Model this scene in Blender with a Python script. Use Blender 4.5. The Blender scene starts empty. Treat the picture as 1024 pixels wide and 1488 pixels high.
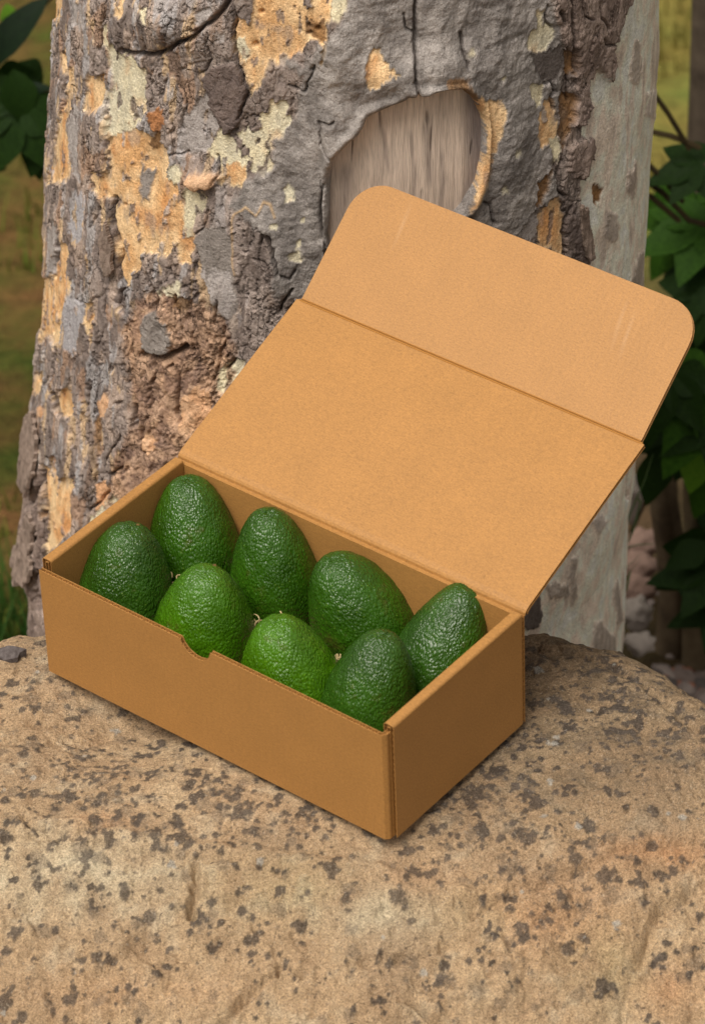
import bpy, bmesh, math, random
import numpy as np
from mathutils import Vector, Matrix, Euler
random.seed(7)
rng = np.random.default_rng(11)
scene = bpy.context.scene
COL = scene.collection
PI = math.pi

# ------------------------------------------------------------------ camera, sky, sun, exposure
F_PX, PITCH, ROLL = 5581.27, 0.659209, -0.041986        # focal length in photo pixels, downward pitch, roll
CAM = np.array([0.057079, -2.205101, 1.881074])
YAW = 0.68791                                          # how far the box is turned from the camera
cam = bpy.data.cameras.new('camera'); cam_o = bpy.data.objects.new('camera', cam); COL.objects.link(cam_o)
cam.sensor_fit = 'VERTICAL'; cam.sensor_height = 36.0; cam.lens = F_PX / 1488 * 36
cam.clip_start = 0.05; cam.clip_end = 400
RM = Matrix.Rotation(PI / 2 - PITCH, 4, 'X') @ Matrix.Rotation(ROLL, 4, 'Z')
cam_o.matrix_world = Matrix.Translation(Vector(CAM)) @ RM
cam.dof.use_dof = True; cam.dof.focus_distance = 3.0; cam.dof.aperture_fstop = 11
scene.camera = cam_o

SUN = Vector((-0.27, -0.33, 0.90)).normalized()        # towards the sun: left of and a little behind the camera
world = bpy.data.worlds.new('World'); scene.world = world; world.use_nodes = True
wn = world.node_tree.nodes; wl = world.node_tree.links
for n in list(wn): wn.remove(n)
sky = wn.new('ShaderNodeTexSky'); sky.sky_type = 'NISHITA'; sky.sun_disc = False
sky.sun_elevation = math.asin(SUN.z); sky.sun_rotation = math.atan2(SUN.x, SUN.y)
sky.air_density = 1.0; sky.dust_density = 5.0; sky.ozone_density = 1.0
hsv = wn.new('ShaderNodeHueSaturation'); hsv.inputs['Saturation'].default_value = 0.0   # thin white cloud
bg = wn.new('ShaderNodeBackground'); bg.inputs['Strength'].default_value = 0.060
wo = wn.new('ShaderNodeOutputWorld')
wl.new(sky.outputs[0], hsv.inputs['Color']); tint = wn.new('ShaderNodeMix'); tint.data_type = 'RGBA'; tint.blend_type = 'MULTIPLY'; tint.inputs[0].default_value = 1; tint.inputs[7].default_value = (1.0, .945, .885, 1)   # bright haze
wl.new(hsv.outputs[0], tint.inputs[6]); wl.new(tint.outputs[2], bg.inputs[0]); wl.new(bg.outputs[0], wo.inputs[0])
sl = bpy.data.lights.new('sun', 'SUN'); sl.energy = 1.5; sl.angle = math.radians(36); sl.color = (1.0, 0.94, 0.85)
sun = bpy.data.objects.new('sun', sl); COL.objects.link(sun)
sun.rotation_euler = SUN.to_track_quat('Z', 'Y').to_euler()
scene.view_settings.view_transform = 'Standard'; scene.view_settings.look = 'None'
scene.view_settings.gamma = 1.0; scene.view_settings.use_curve_mapping = False
scene.view_settings.exposure = 1.08

# ------------------------------------------------------------------ maths helpers
MR = np.array(RM.to_3x3())
def proj(P):
    q = (np.asarray(P) - CAM) @ MR
    return 512 + F_PX * q[..., 0] / -q[..., 2], 744 - F_PX * q[..., 1] / -q[..., 2]
def ray(x, y): return MR @ np.array([(x - 512) / F_PX, (744 - y) / F_PX, -1.0])
def on_z(x, y, z): d = ray(x, y); return CAM + d * ((z - CAM[2]) / d[2])
def on_y(x, y, Y): d = ray(x, y); return CAM + d * ((Y - CAM[1]) / d[1])
def lin(*c):
    c = np.array(c, float) / 255
    return np.where(c <= .04045, c / 12.92, ((c + .055) / 1.055) ** 2.4)
def sst(a, b, x):
    t = np.clip((x - a) / (b - a), 0, 1); return t * t * (3 - 2 * t)
def _h(ix, iy, iz, seed):
    h = (ix.astype(np.uint32) * np.uint32(374761393) + iy.astype(np.uint32) * np.uint32(668265263)
         + iz.astype(np.uint32) * np.uint32(2147483647) + np.uint32((seed * 974711 + 12345) & 0xffffffff))
    h = (h ^ (h >> np.uint32(13))) * np.uint32(1274126177)
    h = (h ^ (h >> np.uint32(16))) * np.uint32(2246822519)
    return h ^ (h >> np.uint32(15))
_G = np.array([[1,1,0],[-1,1,0],[1,-1,0],[-1,-1,0],[1,0,1],[-1,0,1],[1,0,-1],[-1,0,-1],[0,1,1],[0,-1,1],[0,1,-1],[0,-1,-1]], np.float32)
def pn2(x, y, seed=0):
    x = np.asarray(x, np.float32); y = np.asarray(y, np.float32)
    fx = np.floor(x); fy = np.floor(y); ix = fx.astype(np.int64); iy = fy.astype(np.int64)
    x = x - fx; y = y - fy
    u = x*x*x*(x*(x*6-15)+10); v = y*y*y*(y*(y*6-15)+10)
    z = np.zeros_like(ix)
    def g(dx, dy):
        a = (_h(ix+dx, iy+dy, z, seed) & np.uint32(1023)).astype(np.float32) * np.float32(2*PI/1024)
        return np.cos(a)*(x-dx) + np.sin(a)*(y-dy)
    a = g(0,0); b = g(1,0); c = g(0,1); d = g(1,1)
    return ((a+(b-a)*u) + ((c+(d-c)*u)-(a+(b-a)*u))*v) * 1.5
def fbm(x, y, oct=4, seed=0, gain=.5):
    s = 0; a = 1; t = 0
    for i in range(oct):
        s = s + a*pn2(x*2**i, y*2**i, seed+i*17); t += a; a *= gain
    return s / t
def ridg(x, y, oct=3, seed=0):
    s = 0; a = 1; t = 0
    for i in range(oct):
        s = s + a*(1-np.abs(pn2(x*2**i, y*2**i, seed+i*31))*2); t += a; a *= .5
    return s / t
def worley(x, y, seed=0, jit=.9):
    fx = np.floor(x); fy = np.floor(y); ix = fx.astype(np.int64); iy = fy.astype(np.int64)
    x = (x-fx).astype(np.float32); y = (y-fy).astype(np.float32)
    f1 = np.full(x.shape, 9, np.float32); f2 = f1.copy(); cid = np.zeros(x.shape, np.float32)
    z = np.zeros_like(ix)
    for dx in (-1,0,1):
        for dy in (-1,0,1):
            h = _h(ix+dx, iy+dy, z, seed)
            ox = dx + .5 + jit*((h & np.uint32(255)).astype(np.float32)/255-.5)
            oy = dy + .5 + jit*(((h >> np.uint32(8)) & np.uint32(255)).astype(np.float32)/255-.5)
            d = np.sqrt((ox-x)**2+(oy-y)**2)
            new = d < f1
            f2 = np.where(new, f1, np.minimum(f2, d)); cid = np.where(new, ((h >> np.uint32(16)) & np.uint32(1023)).astype(np.float32)/1023, cid)
            f1 = np.minimum(f1, d)
    return f1, f2, cid
def poly_sd(px, py, poly):
    """signed distance to a polygon, positive inside; -99 well away from it"""
    poly = np.array(poly, float); out = np.full(px.shape, -99, np.float32)
    m = (px > poly[:,0].min()-9) & (px < poly[:,0].max()+9) & (py > poly[:,1].min()-9) & (py < poly[:,1].max()+9)
    if not m.any(): return out
    x = px[m]; y = py[m]; d = np.full(x.shape, 1e9); ins = np.zeros(x.shape, bool)
    for (ax, ay), (bx, by) in zip(poly, np.roll(poly, -1, 0)):
        ex, ey = bx-ax, by-ay; t = np.clip(((x-ax)*ex+(y-ay)*ey)/(ex*ex+ey*ey+1e-9), 0, 1)
        d = np.minimum(d, (x-ax-t*ex)**2+(y-ay-t*ey)**2)
        c = (ay > y) != (by > y)
        ins ^= c & (x < ex*(y-ay)/(ey if ey else 1e-9)+ax)
    d = np.sqrt(d); out[m] = np.where(ins, d, -d); return out
def line_d(px, py, line):
    line = np.array(line, float); out = np.full(px.shape, 99, np.float32)
    m = (px > line[:,0].min()-25) & (px < line[:,0].max()+25) & (py > line[:,1].min()-25) & (py < line[:,1].max()+25)
    if not m.any(): return out
    x = px[m]; y = py[m]; d = np.full(x.shape, 1e9)
    for (ax, ay), (bx, by) in zip(line[:-1], line[1:]):
        ex, ey = bx-ax, by-ay; t = np.clip(((x-ax)*ex+(y-ay)*ey)/(ex*ex+ey*ey+1e-9), 0, 1)
        d = np.minimum(d, (x-ax-t*ex)**2+(y-ay-t*ey)**2)
    out[m] = np.sqrt(d); return out

# ------------------------------------------------------------------ object helpers
def link(o, parent=None):
    COL.objects.link(o)
    if parent is not None: o.parent = parent
    return o
def tag(o, label=None, cat=None, group=None, kind=None):
    if label: o['label'] = label
    if cat: o['category'] = cat
    if group: o['group'] = group
    if kind: o['kind'] = kind
    return o
def empty(name, M=None):
    o = bpy.data.objects.new(name, None); COL.objects.link(o); o.empty_display_size = .02
    if M is not None: o.matrix_world = M
    return o
def obj_bm(name, bm, m, parent=None, smooth=False):
    me = bpy.data.meshes.new(name); bm.normal_update(); bm.to_mesh(me); bm.free()
    if smooth: me.polygons.foreach_set('use_smooth', np.ones(len(me.polygons), bool))
    me.materials.append(m); return link(bpy.data.objects.new(name, me), parent)
def mesh_np(name, V, Fq, m, parent=None, smooth=True, col=None, alpha=None):
    V = np.asarray(V, np.float32).reshape(-1, 3); Fq = np.asarray(Fq, np.int32); k = Fq.shape[1]
    me = bpy.data.meshes.new(name)
    me.vertices.add(len(V)); me.vertices.foreach_set('co', V.ravel())
    me.loops.add(Fq.size); me.loops.foreach_set('vertex_index', Fq.ravel())
    me.polygons.add(len(Fq)); me.polygons.foreach_set('loop_start', np.arange(0, Fq.size, k, dtype=np.int32))
    me.polygons.foreach_set('loop_total', np.full(len(Fq), k, np.int32))
    me.polygons.foreach_set('use_smooth', np.full(len(Fq), smooth, bool))
    me.update(calc_edges=True)
    if col is not None:
        a = me.color_attributes.new('Col', 'FLOAT_COLOR', 'POINT')
        c = np.ones((len(V), 4), np.float32); c[:, :3] = col.reshape(-1, 3)
        if alpha is not None: c[:, 3] = np.asarray(alpha).ravel()
        a.data.foreach_set('color', c.ravel())
    me.materials.append(m)
    return link(bpy.data.objects.new(name, me), parent)
def grid_faces(nr, nc, wrap=False):
    i = np.arange(nr-1)[:, None]; j = np.arange(nc if wrap else nc-1)[None, :]; j2 = (j+1) % nc
    return np.stack([i*nc+j, i*nc+j2, (i+1)*nc+j2, (i+1)*nc+j], -1).reshape(-1, 4)

# ------------------------------------------------------------------ material helper
class NT:
    def __init__(s, name, rough=.8, spec=.3):
        s.m = bpy.data.materials.new(name); s.m.use_nodes = True; s.t = s.m.node_tree
        s.b = s.t.nodes['Principled BSDF']; s.b.inputs['Roughness'].default_value = rough
        s.b.inputs['Specular IOR Level'].default_value = spec
    def n(s, t, **kw):
        x = s.t.nodes.new('ShaderNode'+t)
        for k, v in kw.items():
            if k in x.inputs: x.inputs[k].default_value = v
            else: setattr(x, k, v)
        return x
    def l(s, a, b): s.t.links.new(a, b)
    def coord(s, scale=(1,1,1), kind='Object'):
        c = s.n('TexCoord'); mp = s.n('Mapping'); mp.inputs['Scale'].default_value = scale
        s.l(c.outputs[kind], mp.inputs[0]); return mp.outputs[0]
    def noise(s, co, scale, detail=4, rough=.55):
        x = s.n('TexNoise', Scale=scale, Detail=detail, Roughness=rough); s.l(co, x.inputs['Vector']); return x.outputs['Fac']
    def ramp(s, f, stops):
        r = s.n('ValToRGB'); e = r.color_ramp.elements
        while len(e) < len(stops): e.new(.5)
        for k, (p, c) in zip(e, stops): k.position = p; k.color = (*c, 1) if len(c) == 3 else c
        s.l(f, r.inputs[0]); return r.outputs[0]
    def mix(s, f, a, b, mode='MIX'):
        x = s.n('Mix', data_type='RGBA', blend_type=mode)
        for sock, v in ((x.inputs[0], f), (x.inputs[6], a), (x.inputs[7], b)):
            if isinstance(v, (int, float)): sock.default_value = v
            elif isinstance(v, (tuple, list, np.ndarray)): sock.default_value = (*[float(q) for q in v[:3]], 1)
            else: s.l(v, sock)
        return x.outputs[2]
    def bump(s, h, dist, strength=1, prev=None):
        x = s.n('Bump', Strength=strength, Distance=dist); s.l(h, x.inputs['Height'])
        if prev is not None: s.l(prev, x.inputs['Normal'])
        return x.outputs[0]
    def fin(s, col=None, nrm=None, rough=None):
        if col is not None:
            if isinstance(col, (tuple, list, np.ndarray)): s.b.inputs['Base Color'].default_value = (*[float(q) for q in col[:3]], 1)
            else: s.l(col, s.b.inputs['Base Color'])
        if nrm is not None: s.l(nrm, s.b.inputs['Normal'])
        if rough is not None: s.l(rough, s.b.inputs['Roughness'])
        return s.m
g3 = lambda v: (v, v, v)

def mat_bark():
    t = NT('bark', .82, .25); a = t.n('VertexColor', layer_name='Col') if False else t.n('Attribute', attribute_name='Col')
    co = t.coord(); cs = t.coord((1, 1, .35))
    f = t.noise(co, 420, 4, .65); f2 = t.noise(cs, 120, 4, .6)
    c = t.mix(1.0, a.outputs['Color'], t.ramp(f, [(.25, g3(.70)), (.5, g3(1.0)), (.75, g3(1.22))]), 'MULTIPLY')
    c = t.mix(1.0, c, t.ramp(f2, [(.3, g3(.84)), (.7, g3(1.12))]), 'MULTIPLY')
    c = t.mix(1.0, c, t.ramp(t.noise(co, 1100, 2, .6), [(.3, g3(.76)), (.5, g3(1.0)), (.7, g3(1.2))]), 'MULTIPLY')
    vo = t.n('TexVoronoi', Scale=150.0, feature='DISTANCE_TO_EDGE'); cw = t.coord((1, 1, .42)); nz = t.n('TexNoise', Scale=60.0, Detail=4.0); t.l(cw, nz.inputs['Vector'])
    sc = t.n('VectorMath', operation='SCALE'); t.l(nz.outputs['Color'], sc.inputs[0]); sc.inputs['Scale'].default_value = .012
    ad = t.n('VectorMath', operation='ADD'); t.l(cw, ad.inputs[0]); t.l(sc.outputs[0], ad.inputs[1]); t.l(ad.outputs[0], vo.inputs['Vector'])
    ed = t.ramp(vo.outputs['Distance'], [(.0, g3(0)), (.09, g3(1))]); gate = t.ramp(t.noise(co, 30, 3, .6), [(.45, g3(0)), (.6, g3(1))])
    mm = t.n('Math', operation='MULTIPLY'); t.l(gate, mm.inputs[0]); t.l(a.outputs['Alpha'], mm.inputs[1])
    hh = t.mix(mm.outputs[0], g3(1.0), ed)
    n = t.bump(hh, .0022, .9); n = t.bump(f2, .0035, .8, n); n = t.bump(f, .0014, 1.0, n)
    return t.fin(c, n)
def mat_wood():
    t = NT('weathered_wood', .8, .2)
    a = t.n('Attribute', attribute_name='Col'); cs = t.coord((1, 1, .05)); f = t.noise(cs, 1000, 4, .6)
    c = t.mix(1.0, a.outputs['Color'], t.ramp(f, [(.3, g3(.74)), (.5, g3(1.0)), (.7, g3(1.16))]), 'MULTIPLY')
    return t.fin(c, t.bump(f, .0012, .7))
def mat_rock():
    t = NT('sandstone', .88, .2)
    a = t.n('Attribute', attribute_name='Col'); co = t.coord()
    f = t.noise(co, 900, 3, .7); f2 = t.noise(co, 260, 4, .6)
    v = t.n('TexVoronoi', Scale=1050.0); t.l(co, v.inputs['Vector'])
    c = t.mix(1.0, a.outputs['Color'], t.ramp(f, [(.30, g3(.42)), (.5, g3(1.0)), (.70, g3(1.55))]), 'MULTIPLY')
    c = t.mix(1.0, c, t.ramp(f2, [(.3, g3(.80)), (.7, g3(1.18))]), 'MULTIPLY')
    sp = t.n('SeparateColor'); t.l(v.outputs['Color'], sp.inputs[0])
    c = t.mix(t.ramp(sp.outputs[0], [(.95, g3(0)), (.97, g3(.18))]), c, lin(225, 212, 190))
    v3 = t.n('TexVoronoi', Scale=210.0); t.l(co, v3.inputs['Vector']); s3 = t.n('SeparateColor'); t.l(v3.outputs['Color'], s3.inputs[0])
    k1 = t.ramp(v3.outputs['Distance'], [(.16, g3(1)), (.34, g3(0))]); k2 = t.ramp(s3.outputs[1], [(.80, g3(0)), (.84, g3(.75))]); k3 = t.ramp(t.noise(co, 24, 3, .6), [(.42, g3(0)), (.6, g3(1))])
    c = t.mix(t.mix(1.0, t.mix(1.0, k1, k2, 'MULTIPLY'), k3, 'MULTIPLY'), c, lin(84, 74, 66))
    n = t.bump(f2, .003, .8); n = t.bump(f, .0016, 1.0, n)
    return t.fin(c, n)
def mat_card(name, tint):
    t = NT(name, .6, .45); co = t.coord(); cf = t.coord((1, 3.5, 3.5))
    f = t.noise(cf, 240, 5, .7); g = t.noise(co, 700, 3, .7); b = t.noise(co, 26, 4, .6)
    c = t.mix(t.ramp(f, [(.3, g3(0)), (.7, g3(1))]), np.array(tint)*.84, np.array(tint)*1.14)
    c = t.mix(1.0, c, t.ramp(b, [(.3, g3(.95)), (.7, g3(1.04))]), 'MULTIPLY')
    c = t.mix(1.0, c, t.ramp(g, [(.30, g3(.78)), (.46, g3(1.0)), (.70, g3(1.16))]), 'MULTIPLY')
    sx = t.n('SeparateXYZ'); t.l(co, sx.inputs[0]); mu = t.n('Math', operation='MULTIPLY'); t.l(sx.outputs[0], mu.inputs[0]); mu.inputs[1].default_value = 2*PI/.0056
    si = t.n('Math', operation='SINE'); t.l(mu.outputs[0], si.inputs[0])        # faint show-through of the flutes
    nb = t.bump(si.outputs[0], .00005, .5); nb = t.bump(t.noise(co, 7, 2, .5), .004, .10, nb)
    return t, c, t.bump(f, .0003, .35, nb)
KRAFT = np.array([.345, .166, .044])
def mat_kraft():
    t, c, n = mat_card('kraft_board', KRAFT); return t.fin(c, n)
def mat_flap():
    t, c, n = mat_card('kraft_board_flap', KRAFT*np.array([1.03, 1.06, 1.22]))
    # two pale rubbed marks
    tc = t.n('TexCoord'); m = 0
    for (cx, cy, ang) in ((.262, .075, .16), (.262+.010, .070, .16), (.052, .085, .1)):
        mp = t.n('Mapping'); mp.vector_type = 'TEXTURE'
        mp.inputs['Location'].default_value = (cx, cy, 0); mp.inputs['Rotation'].default_value = (0, 0, ang); mp.inputs['Scale'].default_value = (.0026, .024, 10)
        t.l(tc.outputs['Object'], mp.inputs[0]); gr = t.n('TexGradient', gradient_type='SPHERICAL'); t.l(mp.outputs[0], gr.inputs[0])
        nz = t.noise(t.coord(), 420, 3, .7); mu = t.n('Math', operation='MULTIPLY'); t.l(gr.outputs['Fac'], mu.inputs[0]); t.l(nz, mu.inputs[1])
        sc = t.n('Math', operation='MULTIPLY'); t.l(mu.outputs[0], sc.inputs[0]); sc.inputs[1].default_value = .3
        c = t.mix(sc.outputs[0], c, (.62, .42, .26))
    return t.fin(c, n)
def mat_avo(k, base, spots):
    t = NT('avocado_skin', .27, .5); co = t.coord()
    v = t.n('TexVoronoi', Scale=600.0, feature='SMOOTH_F1', Smoothness=.16)
    cs = t.coord((1, 1, .6)); w = t.n('TexNoise', Scale=70.0, Detail=2.0); t.l(cs, w.inputs['Vector'])
    wa = t.n('VectorMath', operation='SCALE'); t.l(w.outputs['Color'], wa.inputs[0]); wa.inputs['Scale'].default_value = .006
    ad = t.n('VectorMath', operation='ADD'); t.l(cs, ad.inputs[0]); t.l(wa.outputs[0], ad.inputs[1]); t.l(ad.outputs[0], v.inputs['Vector'])
    big = t.noise(co, 22, 3, .6)
    c = t.mix(t.ramp(big, [(.35, g3(0)), (.65, g3(1))]), np.array(base)*.72, np.array(base)*1.2)
    v2 = t.n('TexVoronoi', Scale=420.0); t.l(co, v2.inputs['Vector'])
    sp = t.n('SeparateColor'); t.l(v2.outputs['Color'], sp.inputs[0])
    m1 = t.ramp(v2.outputs['Distance'], [(.12, g3(1)), (.26, g3(0))]); m2 = t.ramp(sp.outputs[0], [(.55, g3(0)), (.9, g3(.6))])
    mm = t.mix(1.0, m1, m2, 'MULTIPLY')
    c = t.mix(mm, c, spots)
    sk = t.ramp(t.noise(co, 38+3*k, 4, .65), [(.60, g3(0)), (.70, g3(.55))]); c = t.mix(sk, c, lin(74, 66, 26))
    hi = t.ramp(v.outputs['Distance'], [(.0, g3(1.1)), (.55, g3(.8))])
    c = t.mix(1.0, c, hi, 'MULTIPLY')
    inv = t.n('Math', operation='SUBTRACT'); inv.inputs[0].default_value = 1; t.l(v.outputs['Distance'], inv.inputs[1])
    n = t.bump(inv.outputs[0], .0010, .85); n = t.bump(t.noise(cs, 420, 3, .6), .0008, .6, n)
    return t.fin(c, n)
def mat_plain(name, c1, c2, scale=60, rough=.8, spec=.3, bump=.001, trans=0):
    t = NT(name, rough, spec); co = t.coord(); f = t.noise(co, scale, 4, .6)
    c = t.mix(t.ramp(f, [(.3, g3(0)), (.7, g3(1))]), c1, c2)
    m = t.fin(c, t.bump(f, bump, .5))
    if trans:
        out = t.t.nodes['Material Output']; tr = t.n('BsdfTranslucent'); t.l(c, tr.inputs[0])
        ms = t.n('MixShader'); ms.inputs[0].default_value = trans; t.l(t.b.outputs[0], ms.inputs[1]); t.l(tr.outputs[0], ms.inputs[2]); t.l(ms.outputs[0], out.inputs[0])
    return m
def mat_ground():
    t = NT('ground', .95, .1); co = t.coord(); f = t.noise(co, 5.5, 5, .65); g = t.noise(co, 40, 4, .7); h = t.noise(co, 1.3, 3, .5)
    c = t.mix(t.ramp(f, [(.35, g3(0)), (.65, g3(1))]), lin(106, 76, 46), lin(66, 76, 28))
    sx = t.n('SeparateXYZ'); t.l(co, sx.inputs[0])
    wst = t.n('MapRange'); wst.inputs[1].default_value = .05; wst.inputs[2].default_value = .35; t.l(sx.outputs[0], wst.inputs[0])
    wsy = t.n('MapRange'); wsy.inputs[1].default_value = 1.75; wsy.inputs[2].default_value = 2.1; t.l(sx.outputs[1], wsy.inputs[0])
    wm = t.n('Math', operation='MULTIPLY'); t.l(wst.outputs[0], wm.inputs[0]); t.l(wsy.outputs[0], wm.inputs[1])
    c = t.mix(wst.outputs[0], c, t.mix(t.ramp(f, [(.35, g3(0)), (.65, g3(1))]), lin(92, 74, 54), lin(66, 60, 38)))
    c = t.mix(wm.outputs[0], c, t.mix(t.ramp(f, [(.35, g3(0)), (.65, g3(1))]), lin(128, 112, 58), lin(104, 110, 52)))
    c = t.mix(1.0, c, t.ramp(g, [(.3, g3(.6)), (.7, g3(1.25))]), 'MULTIPLY')
    return t.fin(c, t.bump(g, .02, .8))

M_BARK = mat_bark(); M_WOOD = mat_wood(); M_ROCK = mat_rock(); M_KRAFT = mat_kraft(); M_FLAP = mat_flap(); M_GROUND = mat_ground()

# ------------------------------------------------------------------ ground
def ground_z(x, y):
    s = np.maximum(y - .75, 0)
    return -.82 - .12*s + .012*pn2(np.asarray(x)*4.1, np.asarray(y)*4.1, 5)
def build_ground():
    a = np.concatenate([-np.geomspace(180, 3.2, 14), np.linspace(-3, 3, 121), np.geomspace(3.2, 180, 14)])
    b = np.concatenate([-np.geomspace(180, 3.2, 10), np.linspace(-3, 6, 151), np.geomspace(6.3, 200, 14)])
    X, Y = np.meshgrid(a, b)
    Z = ground_z(X, np.minimum(Y, 8))
    tag(mesh_np('ground', np.stack([X, Y, Z], -1), grid_faces(len(b), len(a)), M_GROUND), kind='structure')
build_ground()

# ------------------------------------------------------------------ the big sandstone boulder
def rock_edge(x):      # where the flat top starts to roll down, away from the camera
    return np.interp(x, [-.7, -.30, -.20, -.05, .10, .186, .258, .314, .42, .60], [-.06, .085, .108, .122, .115, .088, .054, .000, -.16, -.6])
def rock_front(x):     # where the flat top turns into the sloping front face
    return np.interp(x, [-.7, -.25, -.10, .05, .15, .28, .6], [-.10, -.122, -.140, -.170, -.165, -.135, -.12])
def softp(x, w): return w*np.logaddexp(0, x/w)
ROCK_CRACKS = [ # (polyline in photo pixels, depth mm, width px)
    ([(283, 1262), (286, 1282), (279, 1305), (281, 1332)], 7, 6), ([(283, 1262), (310, 1252), (360, 1244)], 2.5, 5),
    ([(402, 1405), (380, 1432), (356, 1452), (338, 1474), (322, 1492)], 6, 5), ([(402, 1400), (440, 1416)], 3, 3),
    ([(590, 1456), (612, 1470), (645, 1488)], 6, 3.2), ([(40, 1192), (56, 1210), (110, 1214), (160, 1200)], 4, 6),
    ([(0, 1228), (40, 1222), (90, 1220)], 3, 5), ([(512, 1404), (560, 1394), (600, 1394), (650, 1380)], 3.5, 5),
    ([(690, 1330), (760, 1290), (830, 1268), (900, 1236), (1024, 1222)], 3, 7), ([(955, 1330), (990, 1305), (1024, 1290)], 4, 8),
    ([(925, 1400), (950, 1340)], 4, 8), ([(0, 1075), (80, 1080), (160, 1075)], 2, 7), ([(780, 945), (850, 950), (930, 990), (1010, 1060)], 3, 5)]
def build_rock():
    xd = np.linspace(-.25, .37, 640); yd = np.linspace(-.325, .150, 470)
    X1 = np.concatenate([-.25-np.geomspace(.55, .004, 34), xd, .37+np.geomspace(.004, .55, 34)])
    Y1 = np.concatenate([-.325-np.geomspace(.42, .004, 30), yd, .150+np.geomspace(.004, .24, 30)])
    X, Y = np.meshgrid(X1, Y1)
    lo = fbm(X*5.5, Y*5.5, 3, 2); mid = fbm(X*22, Y*26, 4, 3); fin_ = fbm(X*95, Y*110, 4, 4); lay = ridg(X*14+2, Y*40, 3, 9)
    ef = rock_front(X) + .012*lo - Y
    slope = .62 + .12*fbm(X*4, Y*2, 2, 8)
    er = Y - rock_edge(X) + .010*fbm(X*18, Y*9, 3, 12)
    Z = -slope*softp(ef, .016) - .9*softp(ef-.22, .05) - 1.15*softp(er, .020) - 1.2*softp(er-.06, .02)
    Z -= 1.6*softp(np.abs(X-.06)-.62, .05)
    onface = sst(0, .06, ef)
    flat = sst(.02, -.03, ef)
    boxm = 1 - .8*np.exp(-((X/.19)**2 + (Y/.16)**2)**2)        # the box stands on an even stretch
    Z += boxm*(.007*lo + .0048*mid) + .0022*fin_ - .0022*sst(.18, .5, fbm(X*130, Y*140, 3, 14))*boxm + onface*(.009*mid + .0055*fbm(X*55, Y*60, 4, 6)) - .0004*boxm*sst(.35, .8, lay)
    rim = sst(-.02, .05, er); Z += rim*.007*fbm(X*30, Y*60, 4, 7)
    Z -= .0062 + .018*np.exp(-(((X+.115)/.05)**2+((Y+.01)/.045)**2))
    px, py = proj(np.stack([X, Y, Z], -1))
    wx = px + 7*pn2(X*70, Y*70, 41) + 3*pn2(X*220, Y*220, 42); wy = py + 6*pn2(X*70, Y*70, 43) + 3*pn2(X*220, Y*220, 44)
    for L, dep, wd in ROCK_CRACKS:
        d = line_d(wx, wy, L); Z -= 1.7*dep*.001*np.exp(-(d/wd)**2)*(.55+.6*np.clip(pn2(X*60, Y*60, 51)+.5, 0, 1))
    # the raised, brighter tongue in the lower left half
    sd = poly_sd(wx, wy, [(-40, 1235), (100, 1222), (270, 1255), (300, 1300), (420, 1330), (520, 1400), (640, 1392), (600, 1330), (700, 1300), (540, 1255), (300, 1225), (100, 1190), (-40, 1190)])
    Z += .004*sst(-8, 8, sd)
    # colour
    t = fbm(X*9, Y*9, 4, 21); t2 = fbm(X*40, Y*44, 4, 22)
    base = lin(190, 157, 116)*np.ones(X.shape+(3,))
    def mixc(m, c): nonlocal base; base = base*(1-m[..., None]) + m[..., None]*c
    mixc(sst(.0, .5, t)*.7, lin(208, 180, 138)); mixc(sst(.0, .5, -t)*.6, lin(164, 136, 104))
    mixc(sst(.05, .5, t2)*.6, lin(200, 178, 144)); mixc(sst(.05, .45, -t2)*.5, lin(160, 128, 92))
    def blob(x, y, rx, ry, c, k, sd_=0):
        nonlocal base
        d = ((wx-x)/rx)**2+((wy-y)/ry)**2
        mixc(k*np.exp(-d)*np.clip(.75+.9*t2, 0, 1.3), c)
    orange = lin(204, 146, 92); pale = lin(212, 194, 158); olive = lin(160, 145, 100); brown = lin(116, 95, 70)
    for b in [(960, 1240, 90, 26, orange, .9), (800, 1330, 110, 60, orange, .55), (150, 1195, 50, 14, orange, .7), (600, 1285, 70, 30, orange, .45), (980, 1440, 60, 50, orange, .55),
              (200, 1450, 170, 40, orange, .3), (110, 1270, 150, 60, pale, .9), (560, 1330, 90, 40, pale, .7), (420, 1290, 120, 50, olive, .4), (880, 1400, 60, 60, olive, .5),
              (850, 1010, 260, 110, brown, .85), (880, 1130, 240, 80, brown, .6), (820, 935, 90, 26, brown, .7), (250, 1070, 190, 60, lin(180, 150, 112), .4), (690, 1330, 60, 40, olive, .3)]: blob(*b)
    # lichen: dark round spots, denser in bands, and a few pale ones
    S = np.zeros(X.shape, np.float32); Sp = S.copy(); Sf = S.copy()
    i0x = 34; i0y = 30; nx = len(xd); ny = len(yd); dx = xd[1]-xd[0]; dy = yd[1]-yd[0]
    Zd = Z[i0y:i0y+ny, i0x:i0x+nx]
    nz1 = fbm(X*240, Y*240, 3, 61)[i0y:i0y+ny, i0x:i0x+nx]; nz2 = fbm(X*70, Y*70, 3, 62)[i0y:i0y+ny, i0x:i0x+nx]
    def dens(u, v):
        d = .26 + .75*math.exp(-((v-1150)/70)**2)*math.exp(-((u-300)/330)**2) + .9*math.exp(-((u-700)/90)**2-((v-1150)/70)**2)
        d += .75*math.exp(-((u-900)/140)**2-((v-1030)/100)**2) + .5*math.exp(-((u-850)/150)**2-((v-1290)/60)**2) + .25*math.exp(-((u-150)/200)**2-((v-1330)/70)**2)
        return d
    n = 0; pxd = px[i0y:i0y+ny, i0x:i0x+nx]; pyd = py[i0y:i0y+ny, i0x:i0x+nx]
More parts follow.
